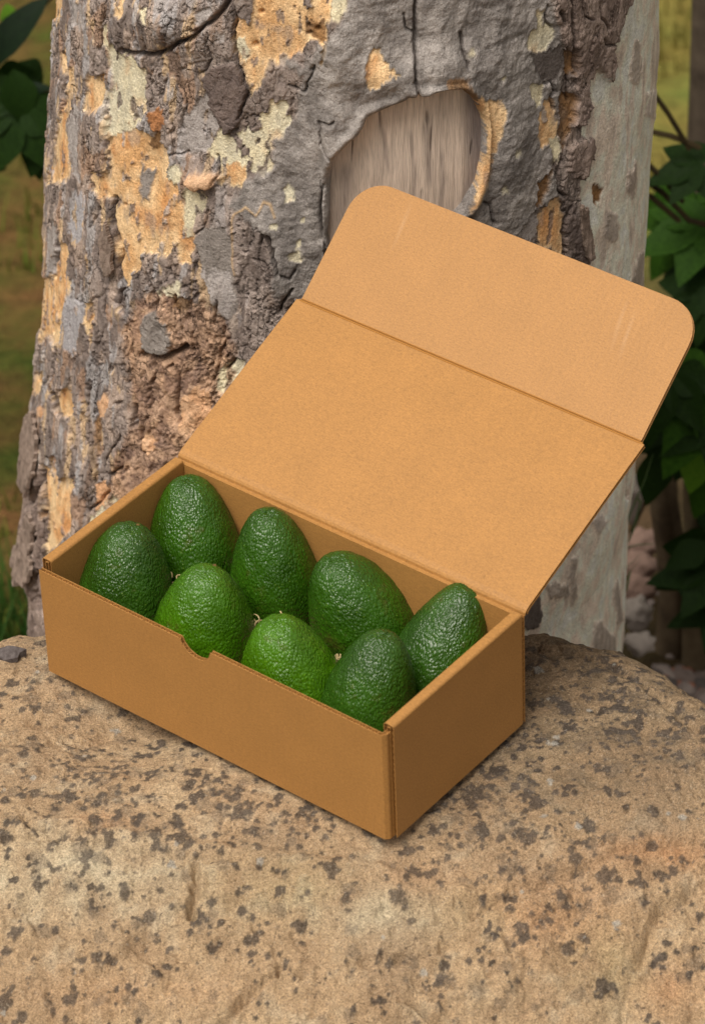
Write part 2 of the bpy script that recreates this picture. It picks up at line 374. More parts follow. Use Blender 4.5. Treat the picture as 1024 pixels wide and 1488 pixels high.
    def put(F, iy, ix, r, amp):
        ry = int(r*2.0/dy)+2; rx = int(r*2.0/dx)+2
        a, b, c, d_ = max(iy-ry, 0), min(iy+ry, ny), max(ix-rx, 0), min(ix+rx, nx)
        XX = (np.arange(c, d_)-ix)[None, :]*dx; YY = (np.arange(a, b)-iy)[:, None]*dy; ZZ = Zd[a:b, c:d_]-Zd[iy, ix]
        dd = np.sqrt(XX**2+YY**2+ZZ**2)/r
        f = amp*(1.12 - dd - .85*nz1[a:b, c:d_] - .7*nz2[a:b, c:d_])
        sub = F[i0y+a:i0y+b, i0x+c:i0x+d_]; np.maximum(sub, f, out=sub)
    fixed = [(182, 1296, .0075), (57, 1287, .0055), (219, 1333, .006), (162, 1395, .007), (367, 1363, .0078), (310, 1377, .0048), (389, 1388, .005), (436, 1345, .007), (483, 1273, .008),
             (1006/2, 1310, .006), (578, 1307, .008), (645, 1405, .006), (822, 1378, .0075), (845, 1364, .006), (735, 1300, .005), (740, 1320, .005), (824, 1320, .0055), (880, 1270, .009), (925, 1280, .008),
             (875, 1437, .008), (20, 1355, .007), (8, 1455, .009), (100, 1455, .007), (265, 1217, .010), (225, 1215, .008), (160, 1218, .006), (100, 1160, .008), (280, 1158, .006), (345, 1185, .009),
             (640, 1130, .011), (690, 1150, .012), (720, 1120, .009), (780, 1165, .010), (760, 1215, .010), (850, 1200, .008), (700, 1200, .008), (850, 905, .004), (870, 975, .007), (775, 1024, .007), (820, 1030, .009), (925, 1050, .008), (960, 1010, .007)]
    for (u, v, r) in fixed:
        r *= .82
        k = np.argmin((pxd-u)**2+(pyd-v)**2); iy, ix = divmod(int(k), nx)
        for q in range(3): put(S, iy+int(rng.normal()*r/dy*.5*q), min(max(ix+int(rng.normal()*r/dx*.5*q), 0), nx-1), r*(1, .6, .5)[q], 1) if 0 <= iy+0 < ny-30 and iy > 30 else None
    while n < 2600:
        iy = rng.integers(2, ny-2); ix = rng.integers(2, nx-2); u, v = pxd[iy, ix], pyd[iy, ix]
        if not (-60 < u < 1090 and 880 < v < 1560): continue
        if rng.random() > dens(u, v): continue
        r = .0008 + .0046*rng.random()**2.4; n += 1
        put(S if n % 5 < 3 else Sf, iy, ix, r*(1 if n % 5 < 3 else 1.5), 1)
        if rng.random() < .35:
            for q in range(3):
                put(S, int(np.clip(iy+rng.normal()*r/dy*1.3, 2, ny-3)), int(np.clip(ix+rng.normal()*r/dx*1.8, 2, nx-3)), r*.7, 1)
    for q in range(60):
        put(Sp, rng.integers(2, ny-2), rng.integers(2, nx-2), .001+.0035*rng.random()**2, 1)
    tone = np.clip(.5+1.2*t2, 0, 1)[..., None]
    m = sst(.14, .44, S)[..., None]*(.80+.2*np.clip(t, -1, 1))[..., None]
    base = base*(1-m) + m*(lin(66, 58, 54)*(1-tone)+lin(90, 80, 73)*tone)
    m = (sst(.05, .55, Sf)*.42)[..., None]; base = base*(1-m) + m*lin(96, 86, 76)
    m = (sst(.2, .4, Sp)*.75)[..., None]; base = base*(1-m) + m*lin(178, 172, 160)
    Z += .0004*sst(.15, .5, S)
    Z = np.maximum(Z, -.90)
    o = mesh_np('sandstone_boulder', np.stack([X, Y, Z], -1), grid_faces(len(Y1), len(X1)), M_ROCK, col=np.minimum((base*.86+.14*base.mean(-1, keepdims=True))*.86, .75))
    tag(o, 'large flat topped sandstone boulder with dark lichen spots under the box', 'boulder')
    return X1, Y1, Z
RX, RY, RZ = build_rock()
def rock_z(x, y):
    i = np.searchsorted(RX, x); j = np.searchsorted(RY, y); return float(RZ[j, i])

# ------------------------------------------------------------------ the gum tree
YC = .62
SIL_L = [(-20, 78), (0, 77), (100, 71), (200, 66), (330, 60), (400, 57), (500, 51), (590, 44), (610, 38), (700, 36), (780, 33), (850, 38), (925, 42), (1000, 45)]
SIL_R = [(-20, 957), (0, 957), (60, 955), (130, 950), (250, 943), (330, 940), (412, 934), (640, 925), (690, 922), (740, 912), (800, 911), (955, 905), (1000, 903)]
_yy = np.arange(-20, 1001, 20.)
_A = np.array([on_y(np.interp(y, *zip(*SIL_L)), y, YC) for y in _yy]); _B = np.array([on_y(np.interp(y, *zip(*SIL_R)), y, YC) for y in _yy])
TZ = ((_A+_B)[:, 2]/2)[::-1]; TCX = ((_A+_B)[:, 0]/2)[::-1]; TR = ((_B-_A)[:, 0]/2)[::-1]
def ext(z, v):
    r = np.interp(z, TZ, v)
    k1 = (v[-1]-v[-12])/(TZ[-1]-TZ[-12]); k0 = (v[8]-v[0])/(TZ[8]-TZ[0])
    return np.where(z > TZ[-1], v[-1]+k1*(z-TZ[-1]), np.where(z < TZ[0], v[0]+k0*(z-TZ[0]), r))
def trunk_at(th, z, off=0.0):
    r = ext(z, TR) + off
    return np.stack([ext(z, TCX)+r*np.sin(th), YC - .02*z - r*np.cos(th), z+0*th], -1)

C_GREY = (126, 116, 111); C_GREY2 = (102, 93, 89)
CLS = { # c1, c2, plates, wrinkles, roughness, grain
    'tan':   ((206, 160, 110), (220, 186, 142), .10, .25, .5),
    'tan2':  ((204, 152, 100), (222, 190, 146), .10, .25, .5),
    'cream': ((214, 202, 170), (200, 192, 168), .06, .20, .35),
    'palegrey': ((168, 160, 156), (150, 142, 138), .12, .2, .4),
    'blue':  ((170, 166, 168), (156, 152, 154), .12, .2, .4),
    'smooth': ((152, 145, 140), (118, 112, 108), .12, 1.0, .9),
    'dark':  ((104, 96, 92), (92, 84, 80), .05, .3, .4),
    'brown': ((156, 138, 128), (118, 102, 94), .6, .4, .9),
    'plate': ((112, 98, 92), (94, 82, 78), .35, .5, .9),
    'crumb': ((176, 140, 112), (128, 104, 92), .9, .5, 1.6),
    'rust':  ((160, 110, 72), (122, 86, 60), .2, .6, 2.0),
    'rustb': ((150, 112, 72), (122, 98, 76), .4, .4, .8),
    'pale':  ((246, 230, 214), (222, 206, 190), .0, .15, .25),
    'grey':  ((138, 130, 124), (120, 112, 106), .1, .3, .4),
    'peach': ((210, 172, 138), (196, 150, 112), .1, .4, .8),
}
# (class, outline on the bark in photo pixels, height offset mm, edge raggedness)
PAT = [
 ('smooth', [(355,60),(440,95),(500,20),(560,-170),(800,-170),(815,60),(815,120),(800,240),(815,290),(780,300),(770,345),(660,330),(470,440),(400,430),(395,340),(330,300),(352,272),(395,240),(400,200),(430,165),(440,110)], 1, 1),
 ('crumb', [(180,480),(200,432),(240,422),(300,442),(325,468),(345,500),(335,560),(300,615),(270,665),(200,720),(150,745),(170,660),(195,620),(188,560)], -1, 1.6),
 ('brown', [(795,-170),(920,-170),(916,0),(907,14),(898,37),(893,61),(890,94),(888,115),(882,115),(865,98),(855,117),(856,150),(851,173),(845,182),(832,178),(835,120),(825,95),(815,60),(800,20)], 5, 1.2),
 ('pale', [(916,-170),(914,2),(907,14),(898,37),(893,61),(890,94),(888,115),(882,115),(865,98),(855,117),(856,150),(851,173),(845,180),(848,202),(859,203),(861,225),(850,250),(842,262),(840,300),(846,332),(852,345),(858,365),(856,386),(822,430),(835,480),(800,540),(812,590),(770,660),(785,720),(752,790),(766,850),(748,960),(770,1150),(745,1300),(800,1500),(780,1900),(1500,1900),(1500,-170)], -1.5, 1.1),
 ('tan', [(73,-170),(89,-170),(88,23),(77,30),(76,54),(71,94),(55,94),(55,-170)], -1, .8),
 ('tan', [(85,80),(93,70),(100,98),(106,101),(105,122),(103,150),(94,178),(97,205),(99,240),(104,248),(97,262),(85,267),(73,265),(69,274),(66,262),(73,240),(78,199),(87,169),(97,131),(92,110),(86,103)], -3, .8),
 ('tan2', [(58,281),(64,281),(62,337),(64,360),(59,403),(52,403),(55,337)], -1, .6),
 ('tan2', [(76,400),(85,351),(97,354),(95,393),(100,419),(97,429),(92,445),(91,460),(87,496),(79,507),(75,496),(71,487),(68,488),(56,503),(58,485),(52,475),(45,440),(57,403)], -3, .8),
 ('tan', [(131,105),(139,115),(148,107),(151,108),(151,131),(147,152),(141,162),(132,164),(120,164),(119,145),(125,131),(126,113)], -3.5, .7),
 ('tan', [(170,-170),(184,-170),(187,21),(179,25),(171,19)], -2.5, .7),
 ('cream', [(150,33),(160,35),(159,67),(150,67)], -2, .7),
 ('tan', [(158,222),(156,205),(167,190),(195,185),(212,195),(228,206),(240,215),(245,239),(242,258),(259,269),(266,290),(275,318),(284,347),(280,365),(277,386),(270,384),(259,382),(256,356),(249,356),(249,370),(238,372),(226,370),(205,372),(202,393),(188,398),(184,419),(179,417),(170,391),(165,361),(163,325),(163,290),(153,288),(141,293),(130,274),(132,248),(148,258),(157,246)], -3.5, .9),
 ('cream', [(157,68),(167,61),(171,77),(198,82),(202,98),(211,105),(213,131),(212,162),(202,176),(191,190),(167,197),(154,192),(153,169),(150,150),(152,134),(162,128),(165,122),(160,110),(157,89)], -3, .8),
 ('grey', [(200,234),(205,255),(219,250),(216,267),(212,293),(200,295),(198,267)], -2, 1),
 ('cream', [(247,243),(263,242),(264,250),(259,264),(254,270),(242,262)], -1.5, .8),
 ('rust', [(217,160),(238,158),(240,178),(232,195),(222,185),(216,175)], 1, 1.2),
 ('rustb', [(226,190),(236,195),(226,215),(216,222),(212,210)], -2.5, 1),
 ('plate', [(300,103),(317,94),(340,87),(350,110),(359,136),(358,145),(352,159),(345,185),(333,191),(319,183),(305,157),(307,141),(293,112)], 3.5, .9),
 ('tan', [(371,-170),(436,-170),(441,9),(453,7),(455,-170),(486,-170),(481,19),(476,26),(479,42),(476,61),(474,87),(467,89),(472,59),(450,56),(443,68),(439,77),(429,77),(406,96),(392,89),(387,103),(373,131),(364,140),(360,122),(350,94),(343,80),(340,68),(338,63),(340,47),(345,21),(364,37),(368,19)], -3.5, .9),
 ('rustb', [(445,30),(474,24),(476,50),(462,56),(446,50)], -3, 1.2),
 ('cream', [(486,-170),(507,-170),(504,12),(495,22),(482,19)], -1, .9),
 ('cream', [(394,145),(420,145),(415,166),(424,173),(411,197),(399,199),(392,225),(395,243),(385,252),(373,254),(366,250),(364,234),(352,205),(345,190),(355,186),(365,193),(380,188),(374,172),(380,165),(392,166)], -2, 1.1),
 ('cream', [(340,60),(352,58),(362,80),(355,92),(344,80)], -3.2, 1),
 ('palegrey', [(277,159),(300,131),(305,155),(317,185),(303,216),(293,220),(277,225),(270,223),(262,215),(262,180)], -1.5, .8),
 ('cream', [(319,186),(331,195),(343,206),(350,225),(364,234),(359,239),(357,264),(352,270),(340,273),(320,267),(319,243),(312,232),(303,225),(303,216),(312,200)], -2, .8),
 ('tan2', [(322,247),(345,236),(357,245),(357,264),(352,270),(340,273),(320,267)], -2, .8),
 ('peach', [(270,262),(285,250),(300,250),(312,248),(320,255),(310,268),(295,275),(275,270)], 4, .8),
 ('cream', [(268,276),(290,277),(300,290),(295,310),(283,320),(280,345),(270,350),(264,330),(268,300)], -2.5, 1),
 ('grey', [(280,350),(300,330),(325,330),(338,350),(338,400),(345,440),(336,466),(322,462),(310,445),(300,420),(292,400),(290,370)], 0, .9),
 ('palegrey', [(290,395),(330,390),(340,430),(335,462),(322,462),(308,440)], 0, .9),
 ('cream', [(415,274),(421,268),(428,276),(430,288),(424,294),(415,292)], 0, .7), ('cream', [(438,313),(445,311),(444,319),(438,320)], 0, .6), ('cream', [(394,321),(404,319),(405,328),(395,329)], 0, .6),
 ('cream', [(430,345),(438,344),(437,360),(445,373),(435,379),(421,378),(420,368),(430,362)], 0, .7),
 ('cream', [(245,415),(262,408),(264,428),(248,432),(228,428),(232,416)], 0, .9),
 ('rustb', [(250,432),(272,430),(276,448),(262,456),(250,450)], -2, 1),
 ('tan', [(98,550),(101,550),(105,588),(103,608),(84,606),(78,595),(77,574),(86,565),(94,563)], -4, .6),
 ('peach', [(54,592),(60,589),(63,600),(60,608),(55,606)], 0, .6),
 ('peach', [(142,580),(150,570),(156,590),(152,608),(144,606),(139,592)], -1, .9),
 ('rustb', [(136,607),(144,607),(144,640),(142,664),(136,650)], -2, .8),
 ('tan2', [(52,545),(60,538),(60,555),(50,577),(48,565)], -2, .7),
 ('blue', [(89,454),(97,432),(119,438),(120,466),(110,487),(105,517),(96,510),(87,496)], -1, .8),
 ('blue', [(100,290),(118,280),(122,300),(116,350),(105,352),(99,330)], -1, .8),
 ('palegrey', [(70,330),(80,318),(84,345),(80,400),(70,395)], -1, .8),
 ('tan2', [(120,440),(139,440),(135,468),(126,489),(120,473)], -2, .9),
 ('palegrey', [(104,5),(120,5),(128,30),(118,42),(108,35)], -1, .9), ('palegrey', [(96,180),(106,150),(116,165),(110,230),(118,270),(104,250),(98,215)], -1, .9),
 ('grey', [(205,470),(222,452),(246,470),(250,500),(240,515),(214,514),(206,495)], 2, 1.4),
 ('peach', [(262,582),(285,565),(305,570),(308,600),(290,630),(270,642),(260,620)], -1, 1.1),
 ('peach', [(207,635),(222,632),(225,652),(214,662),(204,655)], -1, 1.1),
 ('cream', [(315,545),(325,532),(338,530),(345,524),(358,524),(345,545),(320,575),(313,570)], -4, .9),
 ('tan2', [(57,675),(66,678),(72,662),(80,666),(80,696),(90,694),(93,690),(104,702),(103,734),(101,771),(64,810),(62,771),(56,741)], -5, .8),
 ('brown', [(0,640),(44,640),(57,690),(56,741),(62,771),(64,820),(80,980),(0,980)], 1, 1.2),
 ('peach', [(140,700),(158,702),(155,735),(138,745)], -1, 1), ('cream', [(125,760),(150,732),(166,716),(170,728),(130,772)], -2, 1),
 ('tan', [(542,66),(553,66),(558,80),(563,84),(570,96),(577,98),(558,110),(537,121),(530,110),(530,84)], -1, 1),
 ('tan', [(682,131),(701,141),(724,141),(728,160),(722,182),(715,218),(701,222),(698,169)], 0, .9),
 ('tan2', [(700,220),(712,222),(708,260),(690,292),(680,302),(690,262)], 0, .9),
 ('rustb', [(640,105),(665,100),(680,118),(690,140),(678,134),(660,121),(640,122)], 1, 1),
 ('cream', [(779,14),(790,14),(793,30),(803,47),(801,61),(783,77),(774,75),(765,66),(769,47),(779,35)], -1, .9),
 ('dark', [(767,77),(790,73),(814,63),(817,82),(814,101),(809,117),(788,117),(776,98)], 0, .9),
 ('cream', [(769,122),(788,120),(783,152),(776,152),(768,138)], -1, .8),
 ('tan2', [(790,145),(804,143),(810,164),(811,202),(797,211),(788,216),(781,199),(783,164)], -1, .9),
 ('rustb', [(814,131),(837,141),(835,164),(828,188),(814,225),(813,164)], -3, .9), ('rustb', [(818,72),(836,70),(836,96),(824,108),(818,100)], -3, .9),
 ('cream', [(797,200),(812,205),(812,240),(804,240)], -1, .8),
 ('rustb', [(780,270),(801,247),(794,277),(787,294),(780,301)], -2, .9),
 ('tan2', [(782,303),(794,294),(812,284),(815,303),(817,322),(817,372),(803,365),(782,357),(780,317)], -2.5, .9),
 ('palegrey', [(753,338),(777,305),(782,312),(782,357),(754,345)], -1, .9),
 ('plate', [(820,317),(831,296),(841,322),(850,341),(857,364),(855,386),(838,380),(836,362),(822,341)], 2, .9),
 ('brown', [(822,212),(836,205),(857,203),(861,214),(859,230),(845,256),(827,254)], 4, 1),
 ('plate', [(916,252),(927,235),(926,282),(920,287),(912,282)], 3, .8), ('rustb', [(862,272),(866,268),(878,277),(876,292),(866,299),(862,288)], -3, .7),
 ('grey', [(880,330),(884,308),(896,312),(900,330),(894,352),(882,350)], 1, .8), ('grey', [(917,95),(922,58),(932,62),(934,100),(930,124),(918,118)], .5, .8),
 ('palegrey', [(940,136),(952,132),(950,172),(940,168)], 1, .6), ('grey', [(915,410),(926,372),(936,366),(936,420)], 1, .8),
 ('dark', [(760,880),(785,858),(786,890),(780,914),(760,916)], 1, .9), ('grey', [(858,945),(865,905),(875,902),(882,915),(895,925),(897,960)], 1, .7),
 ('dark', [(895,845),(901,842),(902,870),(905,900),(900,915),(893,880)], 3, .7), ('grey', [(832,812),(842,808),(838,840),(840,870),(830,882),(830,850)], .6, .9),
 ('grey', [(792,850),(812,845),(826,850),(828,870),(800,868)], .6, 1), ('palegrey', [(860,760),(876,745),(884,758),(872,775)], .6, .9),
 ('cream', [(677,75),(684,68),(685,74),(678,79)], 0, .6), ('cream', [(720,108),(728,104),(727,112)], 0, .6), ('cream', [(742,215),(750,212),(751,218),(743,222)], 0, .6), ('cream', [(725,270),(732,268),(734,276),(726,278)], 0, .6),
 ('cream', [(214,12),(222,8),(228,16),(222,28)], -2, .8), ('palegrey', [(236,34),(244,36),(243,46),(236,44)], 0, .7), ('palegrey', [(289,12),(308,4),(312,14),(300,34),(288,30)], -1.5, .7), ('palegrey', [(314,42),(328,44),(328,60),(318,58)], 0, .7),
]
CRK = [ # (polyline, depth mm, half width px)
 ([(180,74),(205,75),(226,79),(240,75),(262,60),(285,48),(308,30),(330,8),(338,-10)], 9, 3.5), ([(154,0),(153,20),(148,60),(146,75)], 8, 1.8), ([(139,88),(138,112)], 5, 1.4),
 ([(90,78),(91,105),(93,120),(90,152)], 9, 2), ([(193,30),(203,55)], 4, 1.3), ([(338,0),(345,20),(346,30),(340,45),(339,65),(345,85),(352,110),(359,135),(356,150),(347,170)], 6, 1.5),
 ([(281,50),(280,70),(285,95),(287,108),(300,100),(310,85),(305,65)], 4, 1.2), ([(163,290),(161,318),(166,350),(171,365),(170,392),(179,420),(175,425),(171,450)], 10, 2.2), ([(150,398),(150,430),(153,455)], 6, 1.4),
 ([(118,270),(121,285),(124,297)], 6, 1.4), ([(129,242),(127,262),(131,275)], 6, 1.6), ([(141,300),(140,312),(131,332)], 4, 1.2), ([(84,350),(80,372),(76,404)], 8, 2), ([(70,310),(66,345)], 5, 1.5),
 ([(118,408),(117,440),(109,435)], 4, 1.2), ([(142,370),(147,385),(150,400)], 4, 1.3), ([(224,420),(225,440),(224,458)], 6, 1.5), ([(257,430),(252,446),(258,455)], 5, 1.6), ([(211,400),(214,420)], 5, 1.6),
 ([(205,518),(225,519),(240,518),(262,513),(270,505)], 12, 4), ([(222,523),(228,535),(226,548),(220,560)], 6, 1.6), ([(247,533),(256,548),(257,580),(256,605),(260,615)], 9, 2.2), ([(216,560),(219,590)], 4, 1.2),
 ([(279,462),(283,478),(278,492)], 4, 1.3), ([(325,478),(325,500),(318,520),(314,540),(310,555)], 6, 1.5), ([(312,470),(313,440)], 5, 1.6), ([(355,525),(340,524),(332,536),(325,540)], 7, 2),
 ([(137,500),(133,520),(126,535),(129,555),(124,590),(126,610),(132,640),(133,660),(139,690),(135,720)], 5, 1.5), ([(192,500),(193,515)], 4, 1.3), ([(184,495),(186,470)], 3, 1.2), ([(197,590),(195,620)], 6, 3), ([(168,587),(178,586)], 4, 2),
 ([(98,610),(102,640),(104,660)], 5, 1.4), ([(75,570),(80,600),(84,608)], 6, 1.6), ([(52,545),(62,565),(70,548)], 4, 1.3), ([(152,670),(162,650),(175,632)], 5, 1.4), ([(205,630),(208,612),(215,606)], 4, 1.5), ([(204,660),(205,630)], 3, 1.2),
 ([(178,668),(178,680),(160,692),(160,710),(145,730),(130,740),(124,765)], 7, 1.6), ([(57,688),(50,712),(46,730)], 12, 3), ([(58,690),(60,740),(62,790)], 6, 1.6), ([(50,770),(46,800)], 6, 1.6), ([(52,860),(58,880),(66,890)], 8, 3),
 ([(54,780),(40,815)], 6, 1.6), ([(74,485),(72,470)], 4, 1.5), ([(54,640),(46,672)], 4, 1.2), ([(34,820),(44,850),(40,880),(50,910)], 7, 2), ([(58,830),(52,850),(60,870)], 6, 2),
 ([(603,-10),(603,40),(602,70),(600,100),(604,128)], 6, 2.8), ([(585,20),(590,40),(600,45)], 4, 1.5), ([(666,45),(670,70),(676,90)], 5, 2.5), ([(823,-10),(825,20),(826,50),(827,70)], 9, 2.2), ([(824,110),(826,130),(829,148)], 8, 1.8),
 ([(870,55),(876,66),(890,62)], 5, 1.6), ([(808,12),(812,24),(816,32)], 7, 2), ([(795,8),(793,30),(800,40)], 5, 1.5), ([(865,0),(868,25),(875,40)], 4, 1.5), ([(840,0),(842,20),(855,25)], 4, 1.5), ([(836,70),(834,100)], 5, 1.5),
 ([(816,232),(810,262),(809,275),(822,286)], 6, 1.5), ([(829,300),(820,322),(818,345),(819,370)], 6, 1.6), ([(700,290),(712,300),(718,325)], 4, 2), ([(800,145),(806,160)], 5, 2), ([(790,122),(800,118),(806,135),(800,142)], 5, 1.6),
 ([(471,258),(467,285),(466,300),(470,340),(474,362)], 5, 2), ([(484,165),(466,170),(468,200),(478,215)], 4, 2), ([(392,338),(400,370),(405,395)], 9, 2), ([(384,335),(382,350)], 7, 2), ([(372,372),(390,380),(396,398)], 5, 1.6), ([(425,420),(412,440),(408,452)], 6, 2),
 ([(410,395),(422,404),(430,390)], 4, 1.5), ([(303,305),(302,320),(296,332),(283,340)], 4, 1.3), ([(313,228),(319,252),(311,264)], 4, 1.2), ([(912,690),(914,725)], 5, 2), ([(459,90),(452,108),(446,118),(446,130),(435,126),(420,122)], 4, 1.4),
 ([(244,228),(262,224),(272,220)], 4, 1.3), ([(188,80),(210,73)], 4, 1.3), ([(258,112),(270,150),(264,190)], 3, 1.2), ([(216,55),(218,68)], 4, 1.4), ([(272,58),(276,68)], 4, 1.2),
]
HOLE = [(490,216),(504,201),(523,187),(534,164),(560,155),(584,143),(591,134),(612,131),(640,122),(663,121),(677,134),(692,155),(697,169),(697,211),(696,234),(690,262),(672,295),(655,315),(600,380),(520,420),(482,364),(478,340),(480,300),(481,262),(484,238)]
BUMPS = [ # big swellings: x, y, rx, ry, mm
 (240, 30, 75, 48, 14), (585, 108, 90, 34, 12), (500, 175, 36, 60, 12), (735, 200, 30, 90, 9), (665, 90, 60, 40, 6), (455, 290, 22, 90, 6), (290, 262, 22, 14, 6), (495, 70, 32, 40, 10), (480, 20, 40, 40, 6),
 (395, 400, 26, 60, 8), (480, 190, 14, 40, 8), (30, 800, 26, 46, 6), (690, 300, 14, 40, 5), (550, 20, 20, 70, 4), (640, 30, 22, 70, 4), (720, 40, 20, 80, 4), (215, 250, 16, 40, -7), (375, 330, 40, 40, 5)]
def build_tree():
    thd = np.linspace(-math.radians(97), math.radians(97), 880)
    th = np.concatenate([thd, np.linspace(math.radians(97), 2*PI-math.radians(97), 34)[1:-1]])
    zd = np.linspace(-.47, .45, 860)
    z = np.concatenate([np.linspace(-1.05, -.475, 24), zd, .45+np.geomspace(.004, 1.6, 40)])
    T, Z = np.meshgrid(th, z)
    P = trunk_at(T, Z); px, py = proj(P)
    back = np.abs(((T+PI) % (2*PI))-PI) > math.radians(98)
    px = np.where(back, 5000, px)
    R0 = .25; S = R0*np.where(T > PI, T-2*PI, T)
    n1 = pn2(S*60, Z*45, 101); n2 = pn2(S*60+9, Z*45, 102); m1 = fbm(S*190, Z*150, 3, 103); m2 = fbm(S*190+5, Z*150, 3, 104)
    wx0 = px + 5*n1; wy0 = py + 6*n2
    # base: grey plates of peeling bark
    a, b = S*38 + .35*fbm(S*30, Z*20, 3, 111), Z*15 + .5*fbm(S*25, Z*14, 3, 112)
    f1, f2, cid = worley(a, b, 5); e1 = f2-f1
    a2, b2 = S*95 + .4*fbm(S*70, Z*50, 3, 113), Z*48 + .4*fbm(S*70, Z*50, 3, 114)
    g1, g2, cid2 = worley(a2, b2, 6); e2 = g2-g1
    brk = sst(-.25, .25, pn2(S*22, Z*14, 115)); brk2 = sst(-.1, .35, pn2(S*30, Z*24, 116))
    za = pn2(S*34+.35*m1+.5*n1, Z*9+.2*n2, 151); zb = pn2(S*62+.3*m2, Z*20+.3*m1, 152); zc_ = pn2(S*110+.4*m1, Z*42+.4*m2, 153)
    mk = sst(-.15, .25, pn2(S*16, Z*11, 154)); mk2 = sst(-.1, .3, pn2(S*24+3, Z*17, 155)); mk3 = sst(.0, .3, pn2(S*30+7, Z*24, 156))
    crk = np.maximum(np.maximum(mk*np.exp(-(za/.030)**2), .75*mk2*np.exp(-(zb/.045)**2)), .55*mk3*np.exp(-(zc_/.06)**2))
    plate_h = -4.5*crk + .9*np.sign(za)*sst(.02, .1, np.abs(za))*mk + .7*np.sign(zb)*sst(.02, .1, np.abs(zb))*mk2 + 1.8*(cid-.5) + 1.0*(cid2-.5) - 1.6*brk*np.exp(-(e1/.045)**2) - 1.2*brk2*np.exp(-(e2/.07)**2)
    fine = fbm(S*110, Z*70, 5, 117, .6); strk = fbm(S*160, Z*22, 4, 118)
    wr = ridg(S*26 + .3*fbm(S*20, Z*20, 2, 120), Z*62, 3, 119) ; lump = fbm(S*45, Z*40, 3, 121)
    wrink = .7*(wr-.4) + 1.8*lump + 1.5*fbm(S*95, Z*80, 4, 141) + .8*np.abs(fbm(S*60, Z*48, 3, 142))
    big = fbm(S*9, Z*7, 3, 122)
    c = lin(*C_GREY)[None, None, :]*np.ones(S.shape+(1,)); k = (np.clip(.5+.9*(cid-.5)+1.1*fine+.4*strk, 0, 1))[..., None]
    c = lin(112, 100, 94)*(1-k)+lin(152, 138, 130)*k
    kk = (sst(.1, .5, fbm(S*35, Z*20, 3, 123))*.5)[..., None]; c = c*(1-kk)+kk*lin(140, 120, 106)
    left = sst(380, 250, px+40*n1)
    for seed_, thr, cc_, am in ((161, .12, (176, 156, 142), .75), (162, .2, (158, 126, 102), .7), (163, .22, (206, 176, 138), .7), (164, .15, (168, 164, 164), .7), (165, .2, (100, 88, 82), .6)):
        q_ = fbm(S*58+seed_, Z*15+seed_, 4, seed_); k_ = (sst(thr, thr+.07, q_)*am*left)[..., None]; c = c*(1-k_)+k_*lin(*cc_)
    pl = np.ones(S.shape, np.float32); ww = pl*.3; rf = pl*.9; ho = pl*0
    vn = fbm(S*28, Z*18, 4, 124); vn2 = fbm(S*80, Z*55, 4, 125); vs_ = pn2(S*24+1, Z*20, 127)*1.6; m3 = fbm(S*230, Z*26, 3, 128); fl_ = sst(.22, .28, fbm(S*95, Z*42, 4, 129))
    for cls, poly, h, rag in PAT:
        c1, c2, p_, w_, r_ = CLS[cls]
        sd = poly_sd(wx0*(rag*.5)+px*(1-rag*.5) + 5.0*rag*m1, wy0*(rag*.5)+py*(1-rag*.5) + 5.5*rag*m2 + 8*rag*m3, poly)
        inpale = min(q[0] for q in poly) > 785 and cls in ('grey', 'palegrey', 'dark', 'plate')
        soft = 6 if cls in ('smooth', 'crumb') else 3.0 if inpale else .8
        if inpale: h = h*.4; p_ = p_*.4
        sv = soft + (4.5*np.clip(vs_-.05, 0, 1) if soft < 2 else 0); m = sst(-sv, sv, sd)
        if not m.any(): continue
        t = np.clip(.5+1.5*vn+1.0*vn2, 0, 1)[..., None]; cc = lin(*c1)*(1-t)+lin(*c2)*t
        if cls in ('tan', 'tan2'):
            rim = (np.exp(-np.maximum(sd-1+3*vn, 0)/4.0)*.55)[..., None]; cc = cc*(1-rim)+rim*lin(222, 196, 156)
            ob = (sst(.12, .45, fbm(S*40+5, Z*22, 4, 166))*.6)[..., None]; cc = cc*(1-ob)+ob*lin(190, 128, 74)
            gb = (sst(.16, .4, fbm(S*60+9, Z*30, 4, 167))*.55)[..., None]; cc = cc*(1-gb)+gb*lin(150, 134, 122)
        elif cls in ('cream', 'palegrey', 'blue', 'pale'):
            gb = (sst(.1, .45, fbm(S*50+9, Z*(30 if cls != 'pale' else 12), 4, 168))*.5)[..., None]; cc = cc*(1-gb)+gb*(lin(196, 160, 122) if cls == 'cream' else lin(140, 130, 124))
        elif cls == 'crumb':
            w1, w2, wi = worley(S*120+.5*m1, Z*90+.5*m2, 170); wk = np.clip(wi*1.1, 0, 1)[..., None]; cc = cc*.55+.45*(lin(112, 90, 80)*(1-wk)+lin(206, 172, 142)*wk)
        if inpale: m = m*.65
        mh = m
        if cls in ('tan', 'tan2', 'cream', 'palegrey', 'blue'): m = m*(1-.8*fl_); mh = mh*(1-.3*fl_)
        M3 = m[..., None]; c = c*(1-M3)+cc*M3
        pl = pl*(1-m)+p_*m; ww = ww*(1-m)+w_*m; rf = rf*(1-m)+r_*m; ho = ho*(1-mh)+h*mh
    # crumbly part: small brown and pale crumbs
    # tan wandering ridge
    d = line_d(wx0, wy0, [(398,310),(394,296),(386,291),(376,307),(362,300),(355,297),(343,310),(337,325),(338,345),(338,370),(341,400)])
    m = np.exp(-(d/1.6)**2)*.8; c = c*(1-m[..., None])+m[..., None]*lin(196, 164, 124); ho = ho+m*1.2
    cw1, cw2, cwi = worley(S*130+.5*m1, Z*95+.5*m2, 171); crm = poly_sd(wx0, wy0, PAT[1][1]); crm = sst(-10, 10, crm)
